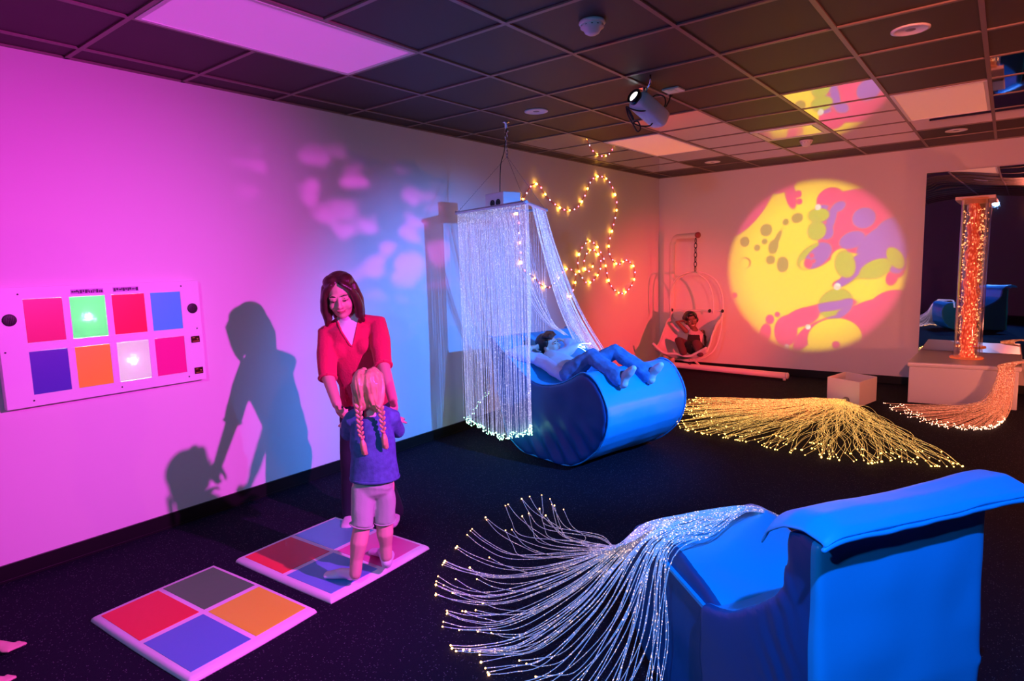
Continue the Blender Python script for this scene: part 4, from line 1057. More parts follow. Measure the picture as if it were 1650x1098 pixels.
    for h_, k_, a_ in ((hipc+sd*.075-UPZ*.03, kneeR, ankR), (hipc-sd*.075-UPZ*.03, kneeL, ankL)):
        pa.tube([h_, h_.lerp(k_, .5), k_, k_.lerp(a_, .5), a_+UPZ*-.02], [.092, .080, .064, .060, .058], n=16)
    blob('trousers', pa, mat('dark_trousers', (.016, .014, .035), .8, bump=.1, bscale=60), T, .008, 5, disp=wrinkle(.008, 9, 2))
    for fa, an in ((ft1, ankR), (ft2, ankL)):
        m = MB(); toe = V((fa.x, fa.y, 0))-V((FW.x, FW.y, 0)).normalized()*.10+V((0, 0, .006)); heel = V((an.x, an.y, .006))+V((FW.x, FW.y, 0)).normalized()*.07
        foot_shape(m, V((an.x, an.y, .085)), heel, toe, 1.05); blob('sock', m, mat('white_sock', (.78, .74, .78), .8), T, .007, 3)
woman()

def girl():
    T0 = 3.05
    fl, fr_ = hit(560, 931, z=.03), hit(617, 900, z=.03)
    base = (fl+fr_)/2; base.z = 0
    T = thing('person', base, 'young girl with two blonde braids standing on the mat, seen from behind', 'person')
    fwd = V((FW.x, FW.y, 0)).normalized(); rt = V((RT.x, RT.y, 0)).normalized()
    hc = TO(594, 627, 3.03); neck = TO(597, 659, 3.05); chest = TO(599, 695, 3.06); hip = TO(601, 772, 3.08)
    shL, shR = TO(569, 676, 3.06), TO(630, 672, 3.08); elL, elR = TO(560, 697, 3.15), TO(640, 694, 3.17); wrL, wrR = TO(553, 685, 3.22), TO(642, 680, 3.22)
    hpL, hpR = TO(586, 785, 3.07), TO(617, 782, 3.10); knL, knR = TO(583, 850, 3.05), TO(620, 842, 3.13)
    anL = hit(572, 915, t=3.06); anR = hit(622, 888, t=3.17)
    body = MB(); ex = MB(); P, A = head(body, ex, hc, fwd+UPZ*.05, UPZ-rt*.03, .82, smile=.5)
    body.tube([neck-UPZ*.04, neck, P(0, -.01, -.07)], [.045, .036, .04], n=12)
    body.tube([hip, chest, neck-UPZ*.03], [(.085, .065), (.09, .07), (.05, .045)], n=16, side=rt)
    for s_, e_, w_, q in ((shL, elL, wrL, -1), (shR, elR, wrR, 1)):
        body.tube([s_, e_, w_], [.032, .027, .02], n=10); hand(body, w_, fwd+UPZ*.15, -UPZ-rt*q*.3, .62, curl=.6, thumb=-q)
    legs = [(hpL, knL, anL), (hpR, knR, anR)]
    for a_, k_, n_ in legs: body.tube([a_, k_+fwd*0, k_.lerp(n_, .35)-fwd*.008, k_.lerp(n_, .75), n_-UPZ*.03], [.058, .042, .043, .032, .030], n=12)
    blob('body', body, [m_skin_d, m_eye, m_iris, m_lip], T, .0058, 4, extra=ex)
    hb = MB(); E = lambda x, y, z, a, b, d: hb.ell(P(x, y, z), (a*.82, b*.82, d*.82), A)
    E(-.028, -.030, .035, .056, .098, .094); E(.028, -.030, .035, .056, .098, .094); E(-.030, -.055, -.035, .050, .054, .08); E(.030, -.055, -.035, .050, .054, .08)
    for q in (-1, 1):
        hb.tube([P(q*.03, .05, .10), P(q*.062, .03, .07), P(q*.072, .0, .0), P(q*.066, -.04, -.07), P(q*.052, -.07, -.11)], [.018, .022, .022, .022, .016], n=10)
        for k in range(5): hb.tube([P(q*(.008+.012*k), -.085+.006*k, .105-.010*k), P(q*(.014+.015*k), -.118+.008*k, .05), P(q*(.026+.009*k), -.108+.004*k, -.04), P(q*.052, -.078, -.11)], [.005, .008, .009, .009], n=6)
    def flick(p):
        v = p-hc; return -A[1]*(.0012*math.sin(v.dot(A[0])*330+v.dot(A[2])*40))
    m_h = hairmat('hair_blonde', (.64, .42, .20))
    hair = blob('hair', hb, m_h, T, .0045, 2, disp=flick)
    # plaits
    for pts in ([(577, 655), (579, 672), (580, 690), (583, 706), (586, 722)], [(612, 655), (615, 668), (616, 682), (618, 696), (620, 712)]):
        c = [TO(px, py, 2.945+.006*i) for i, (px, py) in enumerate(pts)]; q = crom(c[:4], 8); br = MB(); Lb = sum((b-a).length for a, b in zip(q, q[1:])); n = int(Lb/.0115)
        for k in range(n+1):
            i = min(int(k/n*(len(q)-1)), len(q)-2); pk = q[i].lerp(q[i+1], k/n*(len(q)-1)-i)
            d = (q[i+1]-q[i]).normalized(); sx = 1 if k % 2 else -1; w_ = 1-.25*k/n; o = pk+rt*(.0075*sx*w_)
            ax = (rt*sx*.75-d).normalized(); x, y = frame_of(ax)
            br.ell(o, (.0095*w_, .0085*w_, .0165*w_), (x, y, ax), n=12, m=8)
        build('braid', br, m_h, T)
        tl = MB(); e0, e1 = c[3], c[4]
        tl.tube([e0, e0.lerp(e1, .15), e0.lerp(e1, .7), e1+(e1-e0)*.25, e1+(e1-e0)*.7], [.008, .007, .0135, .013, .004], n=10)
        for k in range(5): tl.tube([e0, e0.lerp(e1, .6)+rt*(k-2)*.005, e1+(e1-e0)*(.65+.15*(k % 2))+rt*(k-2)*.007], [.005, .006, .002], n=6)
        blob('braid_tail', tl, m_h, T, .003, 1)
        build('hair_tie', MB().lathe(e0+(e1-e0).normalized()*.004, [(.006, -.004), (.009, -.003), (.009, .003), (.006, .004)], axis=(e1-e0), n=14), mat('hair_band', (.5, .1, .2), .5), T)
    sh = MB(); hem = TO(604, 771, 3.08)
    sh.tube([hem, hem.lerp(chest, .5), chest, chest.lerp(neck, .6), neck-UPZ*.035], [(.121, .094), (.112, .088), (.106, .082), (.088, .07), (.05, .05)], n=22, side=rt, cap='flat')
    for s_, e_ in ((shL, elL), (shR, elR)): sh.tube([neck.lerp(s_, .5), s_, e_], [.044, .047, .040], n=12)
    m_dn = mat('blue_denim_shirt', (.07, .16, .36), .8, .2, bump=.15, bscale=150, var=.2, vscale=40)
    split_blob([('shirt', m_dn)], sh, T, .006, 4, lambda p: 0, wrinkle(.007, 13, 3))
    hm = MB(); hp = [hem+rt*(.121*math.cos(a))+fwd*(.094*math.sin(a))+UPZ*.006 for a in [2*PI*k/40 for k in range(41)]]
    hm.tube(hp, [(.007, .0025)]*41, n=8, side=UPZ, cap=None); build('shirt_hem', hm, m_dn, T)
    so = MB(); so.tube([hem+UPZ*.0, hip-UPZ*.01, hip-UPZ*.025], [(.10, .08), (.106, .085), (.10, .08)], n=20, side=rt)
    for a_, k_ in ((hpL, knL), (hpR, knR)): so.tube([a_, a_.lerp(k_, .5), k_+UPZ*.005], [.060, .056, .0525], n=16, cap='flat')
    blob('shorts', so, mat('pale_shorts', (.40, .54, .42), .85, .2, bump=.1, bscale=90), T, .006, 4, disp=wrinkle(.008, 14, 4))
    cuff = MB()
    for k_, a_ in ((knL, anL), (knR, anR)):
        d = (a_-k_).normalized(); x, y = frame_of(d); p = k_+UPZ*.012
        cuff.tube([p+(x*math.cos(a)+y*math.sin(a))*.0515 for a in [2*PI*k/24 for k in range(25)]], [(.0025, .009)]*25, n=8, cap=None)
    build('shorts_cuffs', cuff, mat('pale_shorts', (.40, .54, .42), .85), T)
    for an, heel, toe in ((anL, hit(571, 934, z=.028), hit(534, 932, z=.028)), (anR, hit(632, 903, z=.028), hit(599, 893, z=.028))):
        m = MB(); d = (toe-heel).normalized(); foot_shape(m, V((an.x, an.y, .09)), heel, heel+d*.165, .80)
        blob('sock', m, mat('white_ankle_sock', (.78, .80, .85), .8), T, .005, 3)
girl()

def boy():
    T = thing('person', rk(.0, .3, .62), 'boy in pale shirt and jeans reclining on the blue rocker under the fibre curtain', 'person')
    hc = TO(885, 556, hit_t(rk(-.42, .38, .87))); 
    f = (RT*.80 - FW*.50 + UPZ*.22).normalized(); up = (UPZ*.88 - RT*.42 - FW*.1)
    chest = rk(-.27, .31, .745); hip = rk(.00, .25, .695); neck = rk(-.385, .345, .79)
    shR, shL = rk(-.40, .20, .775), rk(-.30, .43, .80); elR, haR = rk(-.53, .03, .835), rk(-.47, .25, .86); elL, haL = rk(-.24, .53, .87), rk(-.32, .47, .905)
    kN, aN = rk(.20, .25, .845), rk(.50, .22, .715); kF, aF = rk(.22, .50, .855), rk(.50, .54, .70)
    body = MB(); ex = MB(); P, A = head(body, ex, hc, f, up, .86, look=.1)
    body.tube([neck.lerp(chest, .3), neck, P(0, -.02, -.06)], [.045, .04, .045], n=12)
    body.tube([hip, chest, neck], [(.09, .06), (.10, .065), (.05, .045)], n=16, side=(shL-shR))
    for s_, e_, h_, q in ((shR, elR, haR, 1), (shL, elL, haL, -1)):
        body.tube([s_, e_, h_], [.035, .03, .022], n=10); hand(body, h_, (h_-e_), (hc-h_), .66, curl=.8, thumb=q)
    for h_, k_, a_ in ((hip-RN*.05, kN, aN), (hip+RN*.09, kF, aF)): body.tube([h_, k_, a_], [.05, .04, .03], n=10)
    blob('body', body, [m_skin_b, m_eye, m_iris, m_lip], T, .0062, 4, extra=ex)
    hb = MB(); E = lambda x, y, z, a, b, d: hb.ell(P(x, y, z), (a*.86, b*.86, d*.86), A)
    E(0, -.036, .040, .089, .098, .092); E(0, -.055, -.02, .084, .066, .07); E(0, .02, .095, .062, .06, .03)
    for k in range(-3, 4): hb.tube([P(k*.018, .0, .118), P(k*.02, .06, .098), P(k*.021+.004, .086, .066)], [.014, .013, .005], n=6)
    for q in (-1, 1): hb.tube([P(q*.075, .02, .06), P(q*.083, .012, .015)], [.018, .008], n=8)
    blob('hair', hb, hairmat('hair_black', (.006, .005, .006)), T, .006, 2)
    m_sh = mat('pale_shirt', (.62, .66, .72), .85, .2, bump=.15, bscale=40)
    sh = MB(); sh.tube([hip.lerp(chest, .05), hip.lerp(chest, .55), chest, neck.lerp(chest, .25)], [(.112, .085), (.12, .088), (.122, .085), (.075, .06)], n=20, side=(shL-shR))
    blob('shirt', sh, m_sh, T, .0065, 4, disp=wrinkle(.008, 14, 5))
    sl = MB()
    for s_, e_, h_ in ((shR, elR, haR), (shL, elL, haL)): sl.tube([neck.lerp(s_, .7), s_, s_.lerp(e_, .5), e_, e_.lerp(h_, .5), h_.lerp(e_, .22)], [.045, .052, .05, .047, .042, .034], n=12)
    sl.tube([shR.lerp(chest, .05), chest.lerp(hip, .35)+(shR-shL).normalized()*.085, hip+(shR-shL).normalized()*.10], [(.05, .05), (.05, .07), (.035, .06)], n=12, side=(shR-shL))
    blob('open_overshirt', sl, mat('lilac_overshirt', (.66, .58, .72), .85, .2, bump=.15, bscale=40), T, .0065, 3, disp=wrinkle(.008, 16, 6))
    je = MB(); je.tube([hip.lerp(chest, .12), hip, hip.lerp(kN, .2)], [(.105, .08), (.115, .085), (.11, .075)], n=18, side=(shL-shR))
    for h_, k_, a_ in ((hip-RN*.055, kN, aN), (hip+RN*.10, kF, aF)): je.tube([h_, h_.lerp(k_, .5), k_, k_.lerp(a_, .5), a_.lerp(k_, .03)], [.078, .074, .064, .062, .070], n=14)
    blob('jeans', je, mat('blue_jeans', (.12, .26, .50), .85, .2, bump=.2, bscale=60, var=.25, vscale=20), T, .0065, 4, disp=wrinkle(.010, 17, 7))
    for a_, w in ((aN, .22), (aF, .55)):
        m = MB(); upv = (RD*.75+UPZ*-.2).normalized(); toe = a_+RD*.13+UPZ*.085; heel = a_+RD*.03-UPZ*.055
        d = (toe-heel).normalized(); dn = (RD*.6-UPZ*.8).normalized()
        m.tube([a_-RD*.03+UPZ*.01, a_+RD*.01, heel+RD*.01+UPZ*.02], [.034, .034, .034], n=12); m.tube([heel+UPZ*.01, a_+RD*.055+UPZ*.02, a_+RD*.10+UPZ*.058, toe], [.032, .036, .034, .024], n=12)
        blob('sock', m, mat('white_sock_blue', (.72, .78, .85), .85), T, .006, 3)

boy()

def swing_girl():
    xc, Y = SWX, SWY
    T = thing('person', V((xc, Y-.2, .33)), 'smiling girl with dark hair curled up in the canvas swing, one arm behind her head', 'person')
    f = (V((.62, -.78, -.05))); rt = V((RT.x, RT.y, 0)).normalized(); up = UPZ*.97-rt*.18
    tt = 8.62
    hc = TO(1113, 516, hit_t(V((xc, Y-.10, .72)))); 
    neck = hc+V((.03, .02, -.115)); chest = neck+V((.055, -.02, -.11)); hip = V((chest.x+.02, chest.y-.10, .40))
    sd = rt
    shR, shL = neck-rt*.10+UPZ*-.03, neck+rt*.12+UPZ*-.05
    elR, haR = neck-rt*.22+UPZ*.10, hc-rt*.09+V((0, .06, -.01)); elL, haL = shL+rt*.05+V((0, -.03, -.16)), hip+rt*.05+V((0, -.12, .06))
    kN, aN = hip+V((-.16, -.16, .12)), hip+V((-.06, -.25, -.02)); kF, aF = hip+V((.10, -.22, .10)), hip+V((.16, -.24, -.02))
    body = MB(); ex = MB(); P, A = head(body, ex, hc, f, up, .95, smile=1)
    body.tube([neck-UPZ*.03, neck, P(0, -.01, -.06)], [.042, .036, .04], n=10); body.tube([hip, chest, neck], [(.09, .07), (.09, .065), (.045, .04)], n=14, side=sd)
    for s_, e_, h_, q in ((shR, elR, haR, 1), (shL, elL, haL, -1)):
        body.tube([s_, e_, h_], [.034, .029, .022], n=10); hand(body, h_, (h_-e_), V((0, 1, -.3)), .6, curl=.7, thumb=q)
    for h_, k_, a_ in ((hip-rt*.05, kN, aN), (hip+rt*.05, kF, aF)): body.tube([h_, k_, a_], [.055, .043, .03], n=10)
    blob('body', body, [m_skin_c, mat('eye_bright', (.9, .88, .85), .2), m_iris, mat('smile', (.6, .35, .3), .4)], T, .008, 4, extra=ex)
    hb = MB(); E = lambda x, y, z, a, b, d: hb.ell(P(x, y, z), (a*.95, b*.95, d*.95), A)
    E(0, -.036, .040, .088, .098, .09); E(0, -.06, -.01, .086, .066, .075); E(-.075, -.06, -.02, .05, .05, .05); E(.05, -.09, .03, .04, .04, .04); E(0, .022, .088, .072, .062, .04); E(-.06, .02, .05, .03, .05, .05); E(.06, .02, .05, .03, .05, .05)
    blob('hair', hb, hairmat('hair_black', (.006, .005, .006)), T, .008, 2)
    dr = MB(); dr.tube([hip, chest, neck-UPZ*.045], [(.12, .095), (.125, .09), (.075, .055)], n=18, side=sd)
    def which(p):
        v = p-chest; return 1 if v.dot(sd) > .012 and v.dot(sd) < .068 or p.z > neck.z-.07 else 0
    split_blob([('dark_vest', mat('black_vest', (.03, .012, .015), .85)), ('pale_shirt', mat('pale_pink_shirt', (.72, .45, .48), .85))], dr, T, .008, 4, which, wrinkle(.006, 12, 8))
    tr = MB()
    for h_, k_, a_ in ((hip-rt*.05, kN, aN), (hip+rt*.05, kF, aF)): tr.tube([h_, h_.lerp(k_, .5), k_, a_], [.075, .066, .056, .048], n=12)
    tr.ell(hip, (.11, .09, .08))
    blob('leggings', tr, mat('dark_red_leggings', (.10, .03, .035), .85), T, .008, 4)
swing_girl()

def edge_child():
    """child sitting on the floor at the left edge of the photo: only toes and a knee are in view"""
    rt = V((RT.x, RT.y, 0)).normalized(); fw = V((FW.x, FW.y, 0)).normalized()
    t1, t2 = hit(33, 1037, z=.04), hit(16, 1096, z=.03)
    t1.z = t2.z = .006
    T = thing('person', V((t1-rt*.55).xy.to_3d()), 'child sitting at the left edge of the photo, only toes and knee in view', 'person')
    h1, h2 = t1-rt*.20, t2-rt*.20
    k1 = h1-rt*.10+UPZ*.33; k2 = h2-rt*.09+UPZ*.33
    hip = (h1+h2)/2-rt*.36+UPZ*.10; chest = hip-rt*.06+UPZ*.26; neck = hip-rt*.05+UPZ*.42; hc = neck+UPZ*.14+rt*.02
    body = MB(); ex = MB(); P, A = head(body, ex, hc, rt, UPZ, .84)
    body.tube([neck-UPZ*.05, neck, P(0, -.01, -.06)], [.045, .036, .04], n=10); body.tube([hip, chest, neck], [(.09, .07), (.09, .065), (.045, .04)], n=14, side=fw)
    for q, k_ in ((1, k1), (-1, k2)):
        s_ = neck+fw*(.12*q)-UPZ*.04; e_ = s_+rt*.10-UPZ*.16; h_ = k_-rt*.03+UPZ*.03
        body.tube([s_, e_, h_], [.034, .03, .022], n=10); hand(body, h_, rt-UPZ*.3, -UPZ, .62, curl=.6, thumb=-q)
    for h_, k_, a_ in ((hip+fw*.06, k1, h1+UPZ*.07), (hip-fw*.06, k2, h2+UPZ*.07)): body.tube([h_, k_, a_], [.055, .043, .03], n=10)
    for a_, t_ in ((h1, t1), (h2, t2)): foot_shape(body, a_+UPZ*.075, a_-rt*.02, t_-rt*.02, .8)
    for t_ in (t1, t2):
        for k in range(5): body.tube([t_-rt*(.035+.006*k)+fw*(.028-.014*k)+UPZ*.018, t_-rt*(.004+.007*k)+fw*(.028-.014*k)+UPZ*.014], [.010-.001*k*.7, .0085-.0007*k], n=8)
    blob('body', body, [m_skin_d, m_eye, m_iris, m_lip], T, .0062, 3, extra=ex)
    hb = MB(); E = lambda x, y, z, a, b, d: hb.ell(P(x, y, z), (a*.84, b*.84, d*.84), A)
    E(0, -.036, .040, .088, .098, .09); E(0, -.06, -.02, .086, .066, .09)
    blob('hair', hb, hairmat('hair_dark_brown', (.055, .018, .014)), T, .008, 2)
    sh = MB(); sh.tube([hip, chest, neck-UPZ*.05], [(.11, .09), (.11, .085), (.06, .05)], n=18, side=fw)
    for q in (1, -1): s_ = neck+fw*(.12*q)-UPZ*.04; sh.tube([neck.lerp(s_, .6), s_, s_+rt*.06-UPZ*.1], [.045, .048, .042], n=12)
    blob('shirt', sh, mat('dark_blue_top', (.05, .06, .25), .85), T, .008, 4)
    je = MB()
    for h_, k_, a_ in ((hip+fw*.06, k1, h1), (hip-fw*.06, k2, h2)): je.tube([h_, h_.lerp(k_, .5), k_, k_.lerp(a_, .5), a_+UPZ*.11], [.078, .07, .058, .052, .05], n=12)
    je.ell(hip, (.12, .11, .09)); blob('jeans', je, mat('navy_jeans', (.03, .04, .16), .85), T, .008, 4)
edge_child()
#=====LIGHTS=====
def lamp(kind, name, loc, target, energy, col, size=.08, spot=None, blend=.5, nodes=None):
    ld = bpy.data.lights.new(name, kind); ld.energy = energy; ld.color = col
    if kind == 'SPOT': ld.spot_size = math.radians(spot); ld.spot_blend = blend
    if kind == 'AREA': ld.shape = 'RECTANGLE'; ld.size, ld.size_y = size
    else: ld.shadow_soft_size = size
    o = bpy.data.objects.new(name, ld); COL.objects.link(o); o.location = V(loc)
    if target is not None: o.rotation_mode = 'QUATERNION'; o.rotation_quaternion = (V(target)-V(loc)).to_track_quat('-Z', 'Y')
    if nodes: ld.use_nodes = True; nodes(ld.node_tree, V(loc))
    return o

class NG:
    """tiny helper for lamp node trees"""
    def __init__(s, nt): s.nt = nt
    def _in(s, n, i, v):
        if isinstance(v, (int, float)): n.inputs[i].default_value = v
        elif isinstance(v, tuple): n.inputs[i].default_value = v
        else: s.nt.links.new(v, n.inputs[i])
    def m(s, op, a, b=0., c=None, clamp=False):
        n = s.nt.nodes.new('ShaderNodeMath'); n.operation = op; n.use_clamp = clamp; s._in(n, 0, a); s._in(n, 1, b)
        if c is not None: s._in(n, 2, c)
        return n.outputs[0]
    def comb(s, x, y, z=0.):
        n = s.nt.nodes.new('ShaderNodeCombineXYZ'); s._in(n, 0, x); s._in(n, 1, y); s._in(n, 2, z); return n.outputs[0]
    def ellipse(s, vec, cx, cz, rx, rz, deg):
        n = s.nt.nodes.new('ShaderNodeMapping'); n.vector_type = 'TEXTURE'; s.nt.links.new(vec, n.inputs[0])
        n.inputs['Location'].default_value = (cx, cz, 0); n.inputs['Rotation'].default_value = (0, 0, math.radians(deg)); n.inputs['Scale'].default_value = (rx, rz, 1)
        l = s.nt.nodes.new('ShaderNodeVectorMath'); l.operation = 'LENGTH'; s.nt.links.new(n.outputs[0], l.inputs[0]); return s.m('MULTIPLY', s.m('SUBTRACT', l.outputs['Value'], 1.), min(rx, rz))
    def mix(s, f, a, b):
        n = s.nt.nodes.new('ShaderNodeMix'); n.data_type = 'RGBA'; s._in(n, 'Factor', f)
        for i, v in (('A', a), ('B', b)):
            if isinstance(v, tuple): n.inputs[i].default_value = (*v, 1)
            else: s.nt.links.new(v, n.inputs[i])
        return n.outputs['Result']
    def step(s, d, soft, sign=1):       # 1 inside (d<0)
        n = s.nt.nodes.new('ShaderNodeMapRange'); n.interpolation_type = 'SMOOTHSTEP'; s._in(n, 'Value', d)
        n.inputs['From Min'].default_value = soft; n.inputs['From Max'].default_value = -soft; return n.outputs['Result']
    def emit(s, col, strength):
        out = next(n for n in s.nt.nodes if n.type == 'OUTPUT_LIGHT'); e = next((n for n in s.nt.nodes if n.type == 'EMISSION'), None) or s.nt.nodes.new('ShaderNodeEmission')
        s._in(e, 'Strength', strength)
        if isinstance(col, tuple): e.inputs['Color'].default_value = (*col, 1)
        else: s.nt.links.new(col, e.inputs['Color'])
        s.nt.links.new(e.outputs[0], out.inputs[0])
    def on_plane(s, L, axis, at):
        """where the ray leaving the lamp meets a wall: the slide of the projector, in wall metres"""
        g = s.nt.nodes.new('ShaderNodeNewGeometry'); sp = s.nt.nodes.new('ShaderNodeSeparateXYZ'); s.nt.links.new(g.outputs['Incoming'], sp.inputs[0])
        i = 'XYZ'.index(axis); k = [0, 1, 2]; k.remove(i)
        sc = [s.m('ADD', s.m('MULTIPLY', s.m('DIVIDE', sp.outputs[q], sp.outputs[i]), at-L[i]), L[q]) for q in k]
        return sc[0], sc[1]

def wheel_slide(nt, L):
    """liquid-effect wheel: two layers of dye, yellow over pink and a clear/blue layer"""
    N = NG(nt); X, Z = N.on_plane(L, 'Y', RY1); vec = N.comb(X, Z)
    KX, KZ = .00729, .00781
    def conv(e):
        px, py, a, b, d = e; p = hit(px, py, y=RY1); return p.x, p.z, a*(KX if abs(math.cos(math.radians(d))) > .7 else KZ), b*(KZ if abs(math.cos(math.radians(d))) > .7 else KX), d
    def union(L_, k=.035):
        r = None
        for e in L_:
            d = N.ellipse(vec, *conv(e)); r = d if r is None else N.m('SMOOTH_MIN', r, d, k) if k else N.m('MINIMUM', r, d)
        return r
    pink = union([(1208, 333, 60, 25, 52), (1274, 314, 9, 24, 12), (1262, 298, 24, 12, 20)], .02)
    pink2 = union([(1286, 313, 6, 6, 0), (1288, 325, 5, 5, 0), (1184, 476, 4.8, 4.8, 0), (1240.5, 515, 7.6, 8.2, 0), (1252.5, 507, 4.6, 4.6, 0), (1199, 531, 13, 17, 20), (1233, 537, 10, 17, -10)], 0)
    pink3 = union([(1266, 534, 20, 26, 0), (1292, 512, 30, 15, 20), (1338, 494, 40, 7.5, 10), (1366, 487, 10, 5.5, 10)], .05)
    pink4 = union([(1296, 545, 12, 26, -35), (1325, 522, 34, 7, 25), (1405, 515, 50, 30, 20), (1375, 505, 26, 12, 10), (1440, 505, 40, 35, 30), (1390, 560, 40, 40, 0)], .02)
    pink5 = union([(1385, 340, 70, 34, 0), (1338, 322, 22, 19, 20), (1345, 375, 28, 34, 0), (1322, 412, 31, 15, 38), (1342, 398, 26, 16, 20), (1395, 378, 50, 30, 0), (1440, 380, 40, 40, 0), (1410, 412, 55, 15, 30), (1368, 446, 26, 7.5, 42), (1352, 457, 11, 6, 20), (1447, 425, 12, 22, 0), (1437, 448, 8.5, 12, -12)], .015)
    P = N.m('MINIMUM', N.m('MINIMUM', pink, pink2), N.m('MINIMUM', N.m('MINIMUM', pink3, pink4), pink5))
    yel = union([(1344, 546, 43, 33, 12), (1411, 433, 25, 13, 25), (1443, 416, 10.5, 18, 30), (1320, 347, 16, 11, 0), (1316, 372, 15, 15, 0), (1362, 426, 15, 22, 15), (1352, 412, 14, 9, 40)], 0)
    P = N.m('MAXIMUM', P, N.m('MULTIPLY', yel, -1.))
    P = N.m('MINIMUM', P, union([(1347, 556, 6.2, 6, 0)], 0))
    # thin yellow gap between the two lower pink tongues
    blue = union([(1234.5, 371, 10, 10, 0), (1200, 390, 8, 8.3, 0), (1220, 399.5, 5, 5.2, 0), (1232, 389.5, 4.7, 4.5, 0), (1246, 398, 8, 11.5, -10), (1252, 386, 4, 15, -24), (1241.5, 419, 7.5, 7, 20), (1261, 426.5, 9.5, 12.5, 0), (1266, 358, 5, 5, 0), (1284.5, 351.5, 9, 7.7, 20), (1201, 424, 10, 9.5, 0)], .004)
    blue2 = union([(1320, 347, 18, 12, 0), (1316, 372, 15, 15.5, 0), (1331, 374, 12, 12.5, 20), (1340, 352, 7, 22, -12), (1352, 333, 11, 7.5, 32), (1326, 334, 9, 4, 0)], .02)
    blue3 = union([(1392, 351.5, 17.5, 16, 0), (1373, 387, 20.5, 13, 22), (1312, 413, 31, 18, 35), (1432, 392, 50, 29, 28), (1440, 365, 26, 14, 20), (1405, 420, 40, 22, 35), (1362, 426, 16, 22, 10), (1372, 444, 28, 9, 42), (1357, 456, 12, 6, 15), (1412, 433, 26, 14, 25), (1445, 418, 14, 22, 0), (1408, 446, 12, 3.5, 8), (1408, 405, 4.5, 5, 0)], .004)
    blue4 = union([(1346, 490, 29, 23, 40)], 0)
    hole = union([(1199.5, 425, 9, 9, 0), (1299, 426, 10, 9, 20), (1308, 412, 3.6, 3.6, 0), (1311, 421, 3.2, 3.2, 0)], 0)
    C = N.m('MAXIMUM', N.m('MINIMUM', N.m('MINIMUM', blue, blue2), N.m('MINIMUM', blue3, blue4)), N.m('MULTIPLY', hole, -1.))
    ball = union([(1349, 462, 5.4, 5.4, 0), (1318, 334, 4.6, 4.6, 0), (1302, 527, 4.2, 4.2, 0), (1267.5, 559, 4, 4, 0)], 0)
    pf, cf, bf = N.step(P, .006), N.step(C, .006), N.step(ball, .006)
    # darker meniscus lines along the dye edges
    def line(d): return N.step(N.m('SUBTRACT', N.m('ABSOLUTE', d), .009), .008)
    yel_c = N.mix(cf, (1., .76, 0.), (.33, .52, .012)); yel_c = N.mix(N.step(N.m('MAXIMUM', blue, N.m('MULTIPLY', hole, -1.)), .006), yel_c, (.25, .31, .015)); pink_c = N.mix(cf, (.82, .045, .17), (.18, .11, .48))
    col = N.mix(pf, yel_c, pink_c); col = N.mix(bf, col, (.75, .95, .75))
    edge = N.m('MAXIMUM', line(P), line(C)); col = N.mix(N.m('MULTIPLY', edge, .35), col, (.42, .16, .03))
    # round gate with a soft, warm rim
    d = N.ellipse(vec, 2.067, 1.42, 1.055, 1.09, 0)
    fall = N.step(N.m('ADD', d, .02), .055); core = N.step(N.m('ADD', d, .14), .20)
    hot = N.m('ADD', N.m('MULTIPLY', core, .75), .25)
    N.emit(col, N.m('MULTIPLY', fall, N.m('ADD', N.m('MULTIPLY', core, .45), .55)))
lamp('SPOT', 'wheel_projector_light', (3.25, .6, 2.5), (2.1, 8.7, 1.4), 3000, (1, 1, 1), .008, 30, .0, wheel_slide)

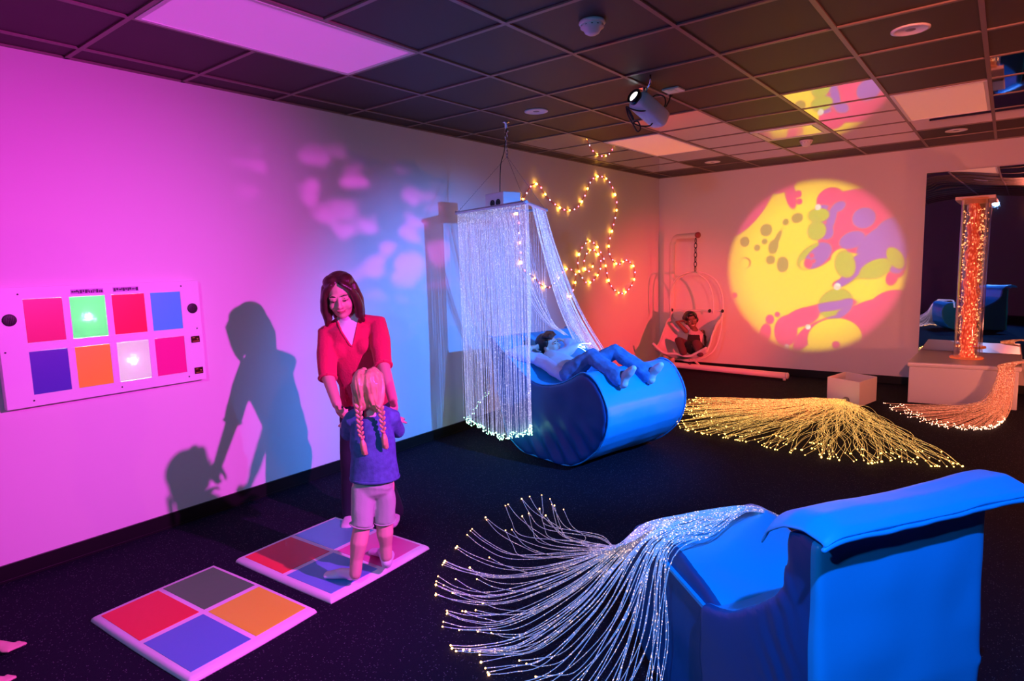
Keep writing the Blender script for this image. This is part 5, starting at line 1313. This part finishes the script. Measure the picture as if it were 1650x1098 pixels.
def ripple(nt, L):
    """magenta flood whose upper right breaks into rippled patches"""
    N = NG(nt); Y, Z = N.on_plane(L, 'X', 0.); vec = N.comb(Y, Z)
    no = nt.nodes.new('ShaderNodeTexVoronoi'); no.feature = 'SMOOTH_F1'; no.inputs['Scale'].default_value = 4.0; no.inputs['Smoothness'].default_value = .4
    mp = nt.nodes.new('ShaderNodeMapping'); mp.inputs['Scale'].default_value = (.85, 1.5, 1); nt.links.new(vec, mp.inputs[0])
    wn = nt.nodes.new('ShaderNodeTexNoise'); wn.inputs['Scale'].default_value = 2.2; nt.links.new(mp.outputs[0], wn.inputs['Vector'])
    ad = nt.nodes.new('ShaderNodeVectorMath'); ad.operation = 'MULTIPLY_ADD'; nt.links.new(wn.outputs['Color'], ad.inputs[0]); ad.inputs[1].default_value = (.5, .5, 0); nt.links.new(mp.outputs[0], ad.inputs[2])
    nt.links.new(ad.outputs[0], no.inputs['Vector'])
    patch = N.m('MULTIPLY_ADD', N.step(N.m('SUBTRACT', no.outputs['Distance'], .43), .15), .85, .15)
    d = N.ellipse(vec, .9, .30, 2.0, 2.45, -4)
    core = N.step(d, 1.0)
    ring = N.m('MULTIPLY', N.step(N.ellipse(vec, 3.0, 1.90, 1.5, .52, -6), .18), N.m('MULTIPLY', patch, .58))
    N.emit((1, .055, .92), N.m('MAXIMUM', core, ring))
lamp('SPOT', 'magenta_flood', (4.45, 2.12, 2.18), (0, 1.6, 1.0), 860, (1, 1, 1), .03, 100, .3, ripple)
lamp('SPOT', 'blue_flood', (4.7, 3.85, 2.25), (.5, 4.2, .55), 1350, (.03, .23, 1), .03, 52, .9)
lamp('SPOT', 'blue_front_flood', (4.35, .75, 2.62), (3.6, 2.0, .5), 330, (.02, .24, 1), .03, 62, .6)
lamp('SPOT', 'red_flood', (5.2, 4.7, 1.5), (.05, 8.15, .45), 1550, (1, .035, .06), .04, 36, 1.)
lamp('SPOT', 'pale_blue_fill', (3.6, -.9, 2.5), (1.7, 2.8, .3), 210, (.13, .33, .75), .06, 85, .8)  # added fill from behind the camera, no such lamp known
lamp('SPOT', 'amber_wall_fill', (4.5, .4, 2.3), (2.6, 8.7, 1.9), 1000, (1, .20, .13), .05, 42, 1.)  # unseen fill added to warm the back wall
lamp('POINT', 'amber_fill', (5.2, 6.6, .5), None, 70, (1, .21, .12), .05)  # extra fill added for the amber tone on the ceiling
w = bpy.data.worlds.new('world'); SC.world = w; w.use_nodes = True
w.node_tree.nodes['Background'].inputs['Color'].default_value = (.012, .008, .02, 1); w.node_tree.nodes['Background'].inputs['Strength'].default_value = .3

SC.view_settings.view_transform = 'Standard'; SC.view_settings.look = 'None'; SC.view_settings.gamma = 1; SC.view_settings.exposure = 0; SC.view_settings.use_curve_mapping = False
SC.cycles.max_bounces = 8; SC.cycles.transparent_max_bounces = 16; SC.cycles.sample_clamp_indirect = 4; SC.cycles.caustics_reflective = False; SC.cycles.caustics_refractive = False
SC.cycles.use_denoising = True
